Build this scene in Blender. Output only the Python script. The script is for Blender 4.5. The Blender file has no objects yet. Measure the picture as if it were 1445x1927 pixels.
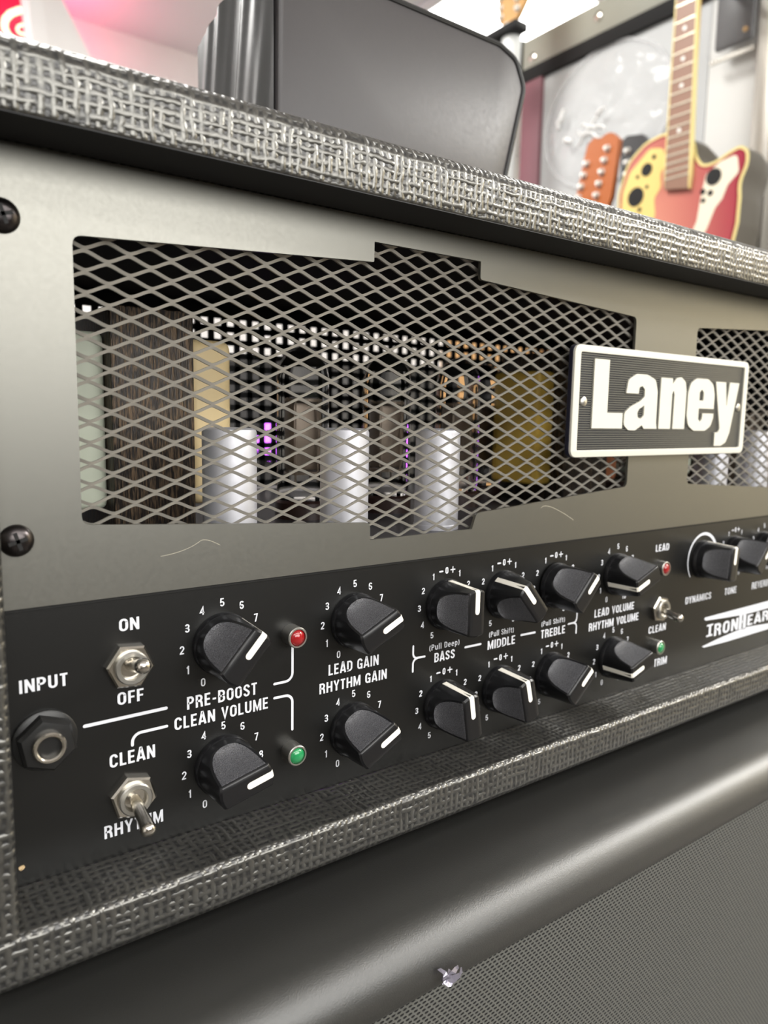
import bpy, bmesh, math, random
from mathutils import Vector, Matrix
random.seed(7)
sc = bpy.context.scene
COL = sc.collection
PI = math.pi
LIFT = 950.0      # height of the scene origin above the shop floor, mm

# ------------------------------------------------------------------ camera
cam_d = bpy.data.cameras.new('camera')
cam = bpy.data.objects.new('camera', cam_d)
COL.objects.link(cam)
CR = ((0.80896904, 0.58465302, 0.06123667), (-0.58757452, 0.80099311, 0.11474418), (0.01803538, -0.12880559, 0.99150585))
cam.matrix_world = Matrix(((CR[0][0], CR[0][2], -CR[0][1], 0.0),
                           (CR[1][0], CR[1][2], -CR[1][1], -0.240),
                           (CR[2][0], CR[2][2], -CR[2][1], LIFT / 1000),
                           (0, 0, 0, 1)))
cam_d.sensor_fit = 'VERTICAL'
cam_d.sensor_height = 36.0
cam_d.lens = 1398.4 / 1927 * 36.0
cam_d.clip_start = 0.01
cam_d.dof.use_dof = True
cam_d.dof.focus_distance = 0.285
cam_d.dof.aperture_fstop = 11.5
sc.camera = cam

# ------------------------------------------------------------------ exposure, world
sc.view_settings.view_transform = 'Standard'
sc.view_settings.look = 'None'
sc.view_settings.gamma = 1.0
sc.view_settings.exposure = 0.0
sc.view_settings.use_curve_mapping = False
w = bpy.data.worlds.new('world')
sc.world = w
w.use_nodes = True
w.node_tree.nodes['Background'].inputs[0].default_value = (0.9, 0.95, 1.0, 1)
w.node_tree.nodes['Background'].inputs[1].default_value = 0.05

# ------------------------------------------------------------------ lights: ceiling panels of the shop, added front light
def area(name, loc, size, power, color=(1, 0.985, 0.95), rot=(0, 0, 0)):
    d = bpy.data.lights.new(name, 'AREA')
    d.shape = 'RECTANGLE'
    d.size, d.size_y = size
    d.energy = power
    d.color = color
    o = bpy.data.objects.new(name, d)
    o.location = loc
    o.rotation_euler = rot
    COL.objects.link(o)
    return o
LIGHTS = [
    ('ceiling_strip_light', (1.3, -2.2, 2.68), (5.4, 0.3), 75),
    ('ceiling_panel_light', (3.3, -1.5, 2.68), (1.2, 0.6), 170),
    ('ceiling_panel_light', (0.1, 1.3, 2.68), (1.2, 0.6), 60),
    ('ceiling_panel_light', (2.6, 0.9, 2.68), (1.2, 0.6), 40),
    ('ceiling_panel_light', (-0.4, 3.0, 2.68), (1.2, 0.6), 20),
    ('ceiling_panel_light', (-1.6, -2.4, 2.68), (1.2, 0.6), 30),
]
for n, l, s, p in LIGHTS:
    area(n, l, s, p)
area('added_front_light', (0.7, -3.5, 1.85), (3.4, 1.4), 115, (1, 0.99, 0.96), (math.radians(90), 0, 0))  # unseen area light added to brighten the front of the amplifier

# ------------------------------------------------------------------ materials
def srgb(r, g, b):
    f = lambda c: (c / 255 / 12.92) if c / 255 <= 0.04045 else ((c / 255 + 0.055) / 1.055) ** 2.4
    return (f(r), f(g), f(b), 1.0)
def mat(name, base, rough=0.5, metal=0.0, spec=0.5, **kw):
    m = bpy.data.materials.new(name)
    m.use_nodes = True
    b = m.node_tree.nodes['Principled BSDF']
    b.inputs['Base Color'].default_value = base
    b.inputs['Roughness'].default_value = rough
    b.inputs['Metallic'].default_value = metal
    b.inputs['Specular IOR Level'].default_value = spec
    for k, v in kw.items():
        b.inputs[k.replace('_', ' ')].default_value = v
    return m
def N(m, kind, **inp):
    n = m.node_tree.nodes.new(kind)
    for k, v in inp.items():
        k2 = k.replace('_', ' ')
        if k2 in n.inputs:
            n.inputs[k2].default_value = v
        else:
            setattr(n, k, v)
    return n
def lk(m, a, b):
    m.node_tree.links.new(a, b)
def math_n(m, op, a, b=None, c=None):
    n = m.node_tree.nodes.new('ShaderNodeMath')
    n.operation = op
    for i, v in enumerate((a, b, c)):
        if v is None:
            continue
        if hasattr(v, 'links'):
            lk(m, v, n.inputs[i])
        else:
            n.inputs[i].default_value = v
    return n.outputs[0]
def noise_bump(m, scale, strength, dist=0.001, detail=3, vec='Object', rough_var=None, stretch=None):
    tc = N(m, 'ShaderNodeTexCoord')
    src = tc.outputs[vec]
    if stretch:
        mp = N(m, 'ShaderNodeMapping')
        mp.inputs['Scale'].default_value = stretch
        lk(m, src, mp.inputs[0])
        src = mp.outputs[0]
    n = N(m, 'ShaderNodeTexNoise', Scale=scale, Detail=detail)
    lk(m, src, n.inputs['Vector'])
    b = N(m, 'ShaderNodeBump', Strength=strength, Distance=dist)
    lk(m, n.outputs[0], b.inputs['Height'])
    p = m.node_tree.nodes['Principled BSDF']
    lk(m, b.outputs[0], p.inputs['Normal'])
    if rough_var:
        r = N(m, 'ShaderNodeMapRange')
        r.inputs[3].default_value, r.inputs[4].default_value = rough_var
        lk(m, n.outputs[0], r.inputs[0])
        lk(m, r.outputs[0], p.inputs['Roughness'])
    return n
def noise_color(m, scale, c0, c1, lo=0.35, hi=0.65, detail=4, vec='Object', stretch=None):
    tc = N(m, 'ShaderNodeTexCoord')
    src = tc.outputs[vec]
    if stretch:
        mp = N(m, 'ShaderNodeMapping')
        mp.inputs['Scale'].default_value = stretch
        lk(m, src, mp.inputs[0])
        src = mp.outputs[0]
    n = N(m, 'ShaderNodeTexNoise', Scale=scale, Detail=detail)
    lk(m, src, n.inputs['Vector'])
    r = N(m, 'ShaderNodeValToRGB')
    r.color_ramp.elements[0].position = lo
    r.color_ramp.elements[1].position = hi
    r.color_ramp.elements[0].color = c0
    r.color_ramp.elements[1].color = c1
    lk(m, n.outputs[0], r.inputs[0])
    lk(m, r.outputs[0], m.node_tree.nodes['Principled BSDF'].inputs['Base Color'])

def weave_mat(name, pu, pv, pit, thread, rough_pit, rough_thread, bump, wob, dist=0.0006, spec=0.5, sharp=2.0, metal=0.0):
    """basket-weave vinyl; UV is in millimetres"""
    m = mat(name, pit, 0.4, metal, spec)
    tc = N(m, 'ShaderNodeTexCoord')
    nz = N(m, 'ShaderNodeTexNoise', Scale=0.11, Detail=3.0)
    lk(m, tc.outputs['UV'], nz.inputs['Vector'])
    sub = N(m, 'ShaderNodeVectorMath', operation='SUBTRACT')
    lk(m, nz.outputs['Color'], sub.inputs[0])
    sub.inputs[1].default_value = (0.5, 0.5, 0.5)
    scl = N(m, 'ShaderNodeVectorMath', operation='SCALE')
    lk(m, sub.outputs[0], scl.inputs[0])
    scl.inputs['Scale'].default_value = wob
    add = N(m, 'ShaderNodeVectorMath', operation='ADD')
    lk(m, tc.outputs['UV'], add.inputs[0])
    lk(m, scl.outputs[0], add.inputs[1])
    sep = N(m, 'ShaderNodeSeparateXYZ')
    lk(m, add.outputs[0], sep.inputs[0])
    def threads(coord, other, p):
        # rounded ridge across the pitch, its strength changing from thread to thread and along each
        x = math_n(m, 'MULTIPLY', coord, 2 * PI / p)
        c = math_n(m, 'MULTIPLY_ADD', math_n(m, 'COSINE', x), 0.5, 0.5)
        c2 = math_n(m, 'MULTIPLY_ADD', math_n(m, 'COSINE', math_n(m, 'MULTIPLY', x, 2.0)), 0.5, 0.5)
        ridge = math_n(m, 'POWER', c, sharp)
        fine = math_n(m, 'MULTIPLY', math_n(m, 'POWER', c2, sharp), 0.55)
        wn = N(m, 'ShaderNodeTexNoise', Scale=1.0, Detail=1.0)
        cmb = N(m, 'ShaderNodeCombineXYZ')
        lk(m, math_n(m, 'MULTIPLY', math_n(m, 'ROUND', math_n(m, 'DIVIDE', coord, p)), 3.7), cmb.inputs[0])
        lk(m, math_n(m, 'MULTIPLY', other, 0.28 / p * 2.2), cmb.inputs[1])
        lk(m, cmb.outputs[0], wn.inputs['Vector'])
        amp = N(m, 'ShaderNodeMapRange')
        amp.inputs[1].default_value, amp.inputs[2].default_value = 0.32, 0.6
        amp.inputs[3].default_value, amp.inputs[4].default_value = 0.42, 1.0
        lk(m, wn.outputs[0], amp.inputs[0])
        both = math_n(m, 'MAXIMUM', ridge, math_n(m, 'MULTIPLY', fine, math_n(m, 'SUBTRACT', 1.35, amp.outputs[0])))
        return math_n(m, 'MULTIPLY', both, amp.outputs[0])
    a = threads(sep.outputs[0], sep.outputs[1], pu)
    b = threads(sep.outputs[1], sep.outputs[0], pv)
    h = math_n(m, 'SMOOTH_MAX', a, b, 0.15)
    mid = N(m, 'ShaderNodeMapRange')
    mid.inputs[1].default_value, mid.inputs[2].default_value = 0.15, 0.75
    lk(m, h, mid.inputs[0])
    mix = N(m, 'ShaderNodeMix', data_type='RGBA')
    lk(m, mid.outputs[0], mix.inputs[0])
    mix.inputs[6].default_value = pit
    mix.inputs[7].default_value = thread
    p = m.node_tree.nodes['Principled BSDF']
    lk(m, mix.outputs[2], p.inputs['Base Color'])
    rr = N(m, 'ShaderNodeMapRange')
    rr.inputs[3].default_value, rr.inputs[4].default_value = rough_pit, rough_thread
    lk(m, mid.outputs[0], rr.inputs[0])
    lk(m, rr.outputs[0], p.inputs['Roughness'])
    bp = N(m, 'ShaderNodeBump', Strength=bump, Distance=dist)
    lk(m, h, bp.inputs['Height'])
    lk(m, bp.outputs[0], p.inputs['Normal'])
    return m

M = {}
M['tolex'] = weave_mat('woven vinyl', 2.9, 3.0, srgb(62, 62, 63), srgb(106, 105, 101), 0.36, 0.3, 0.75, 2.6, spec=0.7, sharp=0.65, metal=0.8, dist=0.0006)
M['lip'] = mat('black lip', srgb(8, 8, 14), 0.6)
M['panel'] = mat('satin grey steel', srgb(122, 121, 115), 0.36, 0.92)
noise_bump(M['panel'], 900, 0.03, 0.0002, stretch=(1, 1, 1), rough_var=(0.34, 0.42))
M['control'] = mat('black anodised panel', srgb(10, 10, 9), 0.34, 0, 0.5)
noise_bump(M['control'], 1500, 0.05, 0.0002, rough_var=(0.3, 0.4))
M['white'] = mat('white print', srgb(214, 216, 222), 0.6)
M['wire'] = mat('grey painted expanded metal', srgb(150, 146, 138), 0.42, 0.3)
M['knob'] = mat('black plastic', srgb(19, 19, 21), 0.3)
M['grain_lit'] = mat('grained plastic with painted sheen', srgb(68, 68, 72), 0.45, 0, 0.7)  # real grain, its colour raised to stand in for reflected ceiling light
noise_color(M['grain_lit'], 3200, srgb(44, 44, 48), srgb(88, 88, 92), .35, .65, 2)
noise_bump(M['grain_lit'], 3200, 0.8, 0.0004, detail=2)
M['cream'] = mat('cream line', srgb(244, 240, 228), 0.5)
M['chrome'] = mat('nickel', srgb(205, 200, 190), 0.2, 1.0)
M['bezel'] = mat('brushed steel', srgb(190, 188, 182), 0.34, 1.0)
M['dark_chrome'] = mat('black oxide screw', srgb(70, 66, 66), 0.28, 1.0)
M['hole'] = mat('dark recess', srgb(6, 6, 6), 0.7)
M['red_lens'] = mat('red lens', srgb(150, 24, 28), 0.15, 0, 0.5, Coat_Weight=0.6)
M['green_lens'] = mat('green lens', srgb(38, 138, 82), 0.15, 0, 0.5, Coat_Weight=0.6)
M['jack'] = mat('black nylon', srgb(24, 24, 24), 0.36)
M['badge_body'] = mat('navy black plastic', srgb(20, 21, 40), 0.3)
M['badge_face'] = mat('grey ribbed face', srgb(74, 74, 68), 0.45)
M['badge_white'] = mat('off white enamel', srgb(212, 209, 196), 0.45)
M['inside'] = mat('black interior', srgb(14, 14, 14), 0.7)
M['chassis'] = mat('chassis steel', srgb(96, 96, 104), 0.35, 0.8)
M['alu'] = mat('aluminium shield', srgb(214, 214, 220), 0.5, 0.6)
noise_bump(M['alu'], 300, 0.05, 0.0004, rough_var=(0.45, 0.6))
M['core'] = mat('lamination stack', srgb(58, 48, 40), 0.4, 0.5, 0.8)
noise_color(M['core'], 1400, srgb(34, 28, 24), srgb(120, 98, 74), .45, .75, 3, stretch=(1, 1, .12))
noise_bump(M['core'], 1400, 0.8, 0.0006, detail=4, stretch=(1, 1, 0.12), rough_var=(0.25, 0.6))
M['beige'] = mat('beige winding paper', srgb(232, 208, 158), 0.5)
M['pale'] = mat('pale winding paper', srgb(214, 220, 200), 0.5)
M['yellow'] = mat('yellow winding tape', srgb(255, 212, 96), 0.4)
M['copper'] = mat('copper', srgb(190, 120, 80), 0.35, 0.6)
M['brown'] = mat('brown tube base', srgb(46, 30, 26), 0.4)
M['plate'] = mat('tube plate grey', srgb(112, 100, 88), 0.4, 0.5)
M['getter'] = mat('getter flash', srgb(70, 68, 66), 0.18, 0.9)
M['glass'] = mat('tube glass', (1, 1, 1, 1), 0.02, 0, 0.5, Transmission_Weight=1.0, IOR=1.06)
M['rear'] = mat('black rear grille', srgb(16, 16, 18), 0.5)
M['rubber'] = mat('rubber', srgb(18, 18, 18), 0.8)
M['vinyl'] = mat('black leather vinyl', srgb(36, 36, 34), 0.4, 0, 0.9, Coat_Weight=0.5, Coat_Roughness=0.48)
def burst():
    m = M['burst'] = mat('pink red sunburst', srgb(214, 96, 104), 0.12, 0, 0.5, Coat_Weight=0.6)
    tc = N(m, 'ShaderNodeTexCoord')
    mp = N(m, 'ShaderNodeMapping')
    mp.inputs['Location'].default_value = (0, -0.36, -0.72)
    mp.inputs['Scale'].default_value = (0.001, 3.8, 2.4)
    lk(m, tc.outputs['Object'], mp.inputs[0])
    gr = N(m, 'ShaderNodeTexGradient', gradient_type='SPHERICAL')
    lk(m, mp.outputs[0], gr.inputs[0])
    r = N(m, 'ShaderNodeValToRGB')
    r.color_ramp.elements[0].color = srgb(168, 44, 70)
    r.color_ramp.elements[1].color = srgb(232, 158, 134)
    r.color_ramp.elements[1].position = .95
    lk(m, gr.outputs[0], r.inputs[0])
    lk(m, r.outputs[0], m.node_tree.nodes['Principled BSDF'].inputs['Base Color'])
burst()
noise_bump(M['vinyl'], 2000, 0.28, 0.0004, detail=5, rough_var=(0.36, 0.5))
M['case'] = mat('soft black vinyl', srgb(60, 57, 58), 0.42)
noise_bump(M['case'], 500, 0.08, 0.0005, rough_var=(0.4, 0.5))
M['case_side'] = mat('glossy black vinyl', srgb(78, 79, 79), 0.3)
M['piping'] = mat('piping', srgb(20, 20, 20), 0.5)
M['foil'] = mat('torn foil', srgb(190, 186, 200), 0.25, 0.6)
M['lint'] = mat('lint', srgb(196, 170, 130), 0.8)

def cloth_mat():
    m = mat('woven grille cloth', srgb(30, 30, 32), 0.75)
    tc = N(m, 'ShaderNodeTexCoord')
    sep = N(m, 'ShaderNodeSeparateXYZ')
    nz = N(m, 'ShaderNodeTexNoise', Scale=0.25, Detail=2.0)
    lk(m, tc.outputs['UV'], nz.inputs['Vector'])
    sub = N(m, 'ShaderNodeVectorMath', operation='SUBTRACT')
    lk(m, nz.outputs['Color'], sub.inputs[0])
    sub.inputs[1].default_value = (0.5, 0.5, 0.5)
    scl = N(m, 'ShaderNodeVectorMath', operation='SCALE')
    lk(m, sub.outputs[0], scl.inputs[0])
    scl.inputs['Scale'].default_value = 0.5
    add = N(m, 'ShaderNodeVectorMath', operation='ADD')
    lk(m, tc.outputs['UV'], add.inputs[0])
    lk(m, scl.outputs[0], add.inputs[1])
    lk(m, add.outputs[0], sep.inputs[0])
    u, v = sep.outputs[0], sep.outputs[1]
    row = math_n(m, 'DIVIDE', v, 1.55)
    odd = math_n(m, 'MODULO', math_n(m, 'FLOOR', row), 2.0)
    uu = math_n(m, 'MULTIPLY_ADD', math_n(m, 'ABSOLUTE', odd), 0.5, math_n(m, 'DIVIDE', u, 2.5))
    fu = math_n(m, 'SUBTRACT', math_n(m, 'FRACT', uu), 0.5)
    fv = math_n(m, 'SUBTRACT', math_n(m, 'FRACT', row), 0.5)
    d = math_n(m, 'SQRT', math_n(m, 'ADD', math_n(m, 'MULTIPLY', math_n(m, 'POWER', math_n(m, 'ABSOLUTE', fu), 2.0), 1.6),
                                   math_n(m, 'MULTIPLY', math_n(m, 'POWER', math_n(m, 'ABSOLUTE', fv), 2.0), 2.4)))
    mr = N(m, 'ShaderNodeMapRange')
    mr.inputs[1].default_value, mr.inputs[2].default_value = 0.3, 0.52
    lk(m, d, mr.inputs[0])
    mix = N(m, 'ShaderNodeMix', data_type='RGBA')
    lk(m, mr.outputs[0], mix.inputs[0])
    mix.inputs[6].default_value = srgb(8, 8, 10)
    mix.inputs[7].default_value = srgb(84, 84, 80)
    p = m.node_tree.nodes['Principled BSDF']
    lk(m, mix.outputs[2], p.inputs['Base Color'])
    bp = N(m, 'ShaderNodeBump', Strength=0.9, Distance=0.0006)
    lk(m, mr.outputs[0], bp.inputs['Height'])
    lk(m, bp.outputs[0], p.inputs['Normal'])
    return m
M['cloth'] = cloth_mat()

# ------------------------------------------------------------------ object helpers (all shapes in mm about the scene origin)
ORI = {}
def W(p):
    return Vector((p[0] / 1000, p[1] / 1000, (p[2] + LIFT) / 1000))
def thing(name, label, cat, base, group=None):
    o = bpy.data.objects.new(name, None)
    o.empty_display_size = 0.05
    COL.objects.link(o)
    o.location = W(base)
    ORI[o.name] = Vector(base)
    tag(o, label, cat, group)
    return o
def tag(o, label=None, cat=None, group=None, kind=None):
    if label: o['label'] = label
    if cat: o['category'] = cat
    if group: o['group'] = group
    if kind: o['kind'] = kind
    return o
def place(o, origin, parent):
    if parent is None:
        o.location = W(origin)
    else:
        o.parent = parent
        o.location = (Vector(origin) - ORI[parent.name]) / 1000
    ORI[o.name] = Vector(origin)
class MB:
    def __init__(self):
        self.bm = bmesh.new()
        self.uv = None
    def box(self, x0, x1, y0, y1, z0, z1, bev=0.0, seg=2):
        t = bmesh.new()
        bmesh.ops.create_cube(t, size=1.0)
        for v in t.verts:
            v.co = Vector(((x0 + x1) / 2 + v.co.x * (x1 - x0), (y0 + y1) / 2 + v.co.y * (y1 - y0), (z0 + z1) / 2 + v.co.z * (z1 - z0)))
        if bev:
            bmesh.ops.bevel(t, geom=list(t.edges), offset=bev, segments=seg, profile=0.5, affect='EDGES')
        self.merge(t)
        return self
    def merge(self, t):
        me = bpy.data.meshes.new('tmp')
        t.to_mesh(me)
        t.free()
        self.bm.from_mesh(me)
        bpy.data.meshes.remove(me)
    def frame(self, d):
        d = Vector(d).normalized()
        up = Vector((0, 0, 1)) if abs(d.z) < 0.95 else Vector((1, 0, 0))
        a = d.cross(up).normalized()
        return a, a.cross(d).normalized()
    def lathe(self, prof, origin, axis=(0, 0, 1), seg=24, cap0=True, cap1=True, phase=0.0):
        """prof: (radius, distance along axis)"""
        ax = Vector(axis).normalized()
        a, b = self.frame(ax)
        o = Vector(origin)
        rings = []
        for r, h in prof:
            rings.append([self.bm.verts.new(o + ax * h + (a * math.cos(2 * PI * i / seg + phase) + b * math.sin(2 * PI * i / seg + phase)) * max(r, 1e-4)) for i in range(seg)])
        for r0, r1 in zip(rings, rings[1:]):
            for i in range(seg):
                self.bm.faces.new((r0[i], r0[(i + 1) % seg], r1[(i + 1) % seg], r1[i]))
        if cap0: self.bm.faces.new(list(reversed(rings[0])))
        if cap1: self.bm.faces.new(rings[-1])
        return self
    def tube(self, pts, r, seg=8, cap=True):
        pts = [Vector(p) for p in pts]
        rs = r if isinstance(r, (list, tuple)) else [r] * len(pts)
        rings = []
        a = None
        for i, p in enumerate(pts):
            d = (pts[min(i + 1, len(pts) - 1)] - pts[max(i - 1, 0)]).normalized()
            if a is None:
                a, b = self.frame(d)
            else:
                a = (a - d * a.dot(d)).normalized()
                b = a.cross(d)
            b = a.cross(d)
            rings.append([self.bm.verts.new(p + (a * math.cos(2 * PI * k / seg) + b * math.sin(2 * PI * k / seg)) * rs[i]) for k in range(seg)])
        for r0, r1 in zip(rings, rings[1:]):
            for k in range(seg):
                self.bm.faces.new((r0[k], r0[(k + 1) % seg], r1[(k + 1) % seg], r1[k]))
        if cap:
            self.bm.faces.new(list(reversed(rings[0])))
            self.bm.faces.new(rings[-1])
        return self
    def prism(self, poly, f, t0, t1):
        """poly: 2-D points, f(u, v, t) -> xyz"""
        lo = [self.bm.verts.new(f(u, v, t0)) for u, v in poly]
        hi = [self.bm.verts.new(f(u, v, t1)) for u, v in poly]
        n = len(poly)
        self.bm.faces.new(lo)
        self.bm.faces.new(list(reversed(hi)))
        for i in range(n):
            self.bm.faces.new((lo[i], hi[i], hi[(i + 1) % n], lo[(i + 1) % n]))
        return self
    def grid(self, nu, nv, f, uvf=None):
        vs = [[self.bm.verts.new(f(i / nu, j / nv)) for j in range(nv + 1)] for i in range(nu + 1)]
        for i in range(nu):
            for j in range(nv):
                fc = self.bm.faces.new((vs[i][j], vs[i + 1][j], vs[i + 1][j + 1], vs[i][j + 1]))
                if uvf:
                    if self.uv is None:
                        self.uv = self.bm.loops.layers.uv.new('UVMap')
                    for l, (a, b) in zip(fc.loops, ((i, j), (i + 1, j), (i + 1, j + 1), (i, j + 1))):
                        l[self.uv].uv = uvf(a / nu, b / nv)
        return self
    def sweep_x(self, prof, x0, x1, nx=1, closed=True):
        """profile of (y, z) swept along x; UV in mm: x and the length along the profile"""
        if self.uv is None:
            self.uv = self.bm.loops.layers.uv.verify()
        s = [0.0]
        pts = prof + ([prof[0]] if closed else [])
        for a, b in zip(pts, pts[1:]):
            s.append(s[-1] + math.hypot(b[0] - a[0], b[1] - a[1]))
        xs = [x0 + (x1 - x0) * i / nx for i in range(nx + 1)]
        vs = [[self.bm.verts.new((x, y, z)) for (y, z) in prof] for x in xs]
        n = len(prof)
        for i in range(nx):
            for j in range(n if closed else n - 1):
                k = (j + 1) % n
                fc = self.bm.faces.new((vs[i][j], vs[i + 1][j], vs[i + 1][k], vs[i][k]))
                for l, uv in zip(fc.loops, ((xs[i], s[j]), (xs[i + 1], s[j]), (xs[i + 1], s[j + 1]), (xs[i], s[j + 1]))):
                    l[self.uv].uv = uv
        if closed:
            for i in (0, nx):
                fc = self.bm.faces.new(vs[i])
                for l in fc.loops:
                    l[self.uv].uv = (l.vert.co.y, l.vert.co.z)
        return self
    def build(self, name, m, parent=None, origin=None, smooth=35, mats=None, normals=True):
        bm = self.bm
        if origin is None:
            if parent is not None:
                origin = ORI[parent.name]
            else:
                xs = [v.co for v in bm.verts]
                mn = Vector((min(c.x for c in xs), min(c.y for c in xs), min(c.z for c in xs)))
                mx = Vector((max(c.x for c in xs), max(c.y for c in xs), max(c.z for c in xs)))
                origin = Vector(((mn.x + mx.x) / 2, (mn.y + mx.y) / 2, mn.z))
        origin = Vector(origin)
        for v in bm.verts:
            v.co = (v.co - origin) / 1000
        if normals:
            bmesh.ops.recalc_face_normals(bm, faces=list(bm.faces))
        me = bpy.data.meshes.new(name)
        bm.to_mesh(me)
        bm.free()
        if smooth:
            me.set_sharp_from_angle(angle=math.radians(smooth))
            for p in me.polygons:
                p.use_smooth = True
        else:
            for p in me.polygons:
                p.use_smooth = False
        for mm in (mats or [m]):
            me.materials.append(mm)
        o = bpy.data.objects.new(name, me)
        COL.objects.link(o)
        place(o, origin, parent)
        return o
def rounded(pts, rad, n=5):
    """round the corners of a polygon; rad a number or one per corner"""
    out = []
    k = len(pts)
    for i in range(k):
        p0, p1, p2 = Vector(pts[i - 1]), Vector(pts[i]), Vector(pts[(i + 1) % k])
        r = rad[i] if isinstance(rad, (list, tuple)) else rad
        if r <= 0:
            out.append(tuple(p1))
            continue
        a, b = (p0 - p1), (p2 - p1)
        la, lb = a.length, b.length
        a.normalize(); b.normalize()
        ang = a.angle(b)
        t = min(r / math.tan(ang / 2), la * 0.45, lb * 0.45)
        q0, q1 = p1 + a * t, p1 + b * t
        for j in range(n + 1):
            s = j / n
            out.append(tuple(q0 * (1 - s) ** 2 + p1 * 2 * s * (1 - s) + q1 * s ** 2))
    return out
def plate(loops, y_front, thick, bevel=0.0):
    """flat plate with holes in the x-z plane, front face at y_front; returns MB"""
    cu = bpy.data.curves.new('tmp', 'CURVE')
    cu.dimensions = '2D'
    cu.fill_mode = 'BOTH'
    cu.extrude = max(thick / 2 - bevel, 1e-3)
    cu.bevel_depth = bevel
    cu.bevel_resolution = 2
    if bevel:
        cu.offset = -bevel
    for lp in loops:
        s = cu.splines.new('POLY')
        s.points.add(len(lp) - 1)
        for p, (x, z) in zip(s.points, lp):
            p.co = (x, z, 0, 1)
        s.use_cyclic_u = True
    o = bpy.data.objects.new('tmp', cu)
    COL.objects.link(o)
    dg = bpy.context.evaluated_depsgraph_get()
    me = bpy.data.meshes.new_from_object(o.evaluated_get(dg))
    bpy.data.objects.remove(o)
    bpy.data.curves.remove(cu)
    mb = MB()
    for v in me.vertices:
        x, z, d = v.co
        v.co = (x, y_front + thick / 2 - d, z)
    mb.bm.from_mesh(me)
    bpy.data.meshes.remove(me)
    bmesh.ops.remove_doubles(mb.bm, verts=list(mb.bm.verts), dist=1e-4)
    return mb
XZ = lambda u, v, t: (u, t, v)

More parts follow.
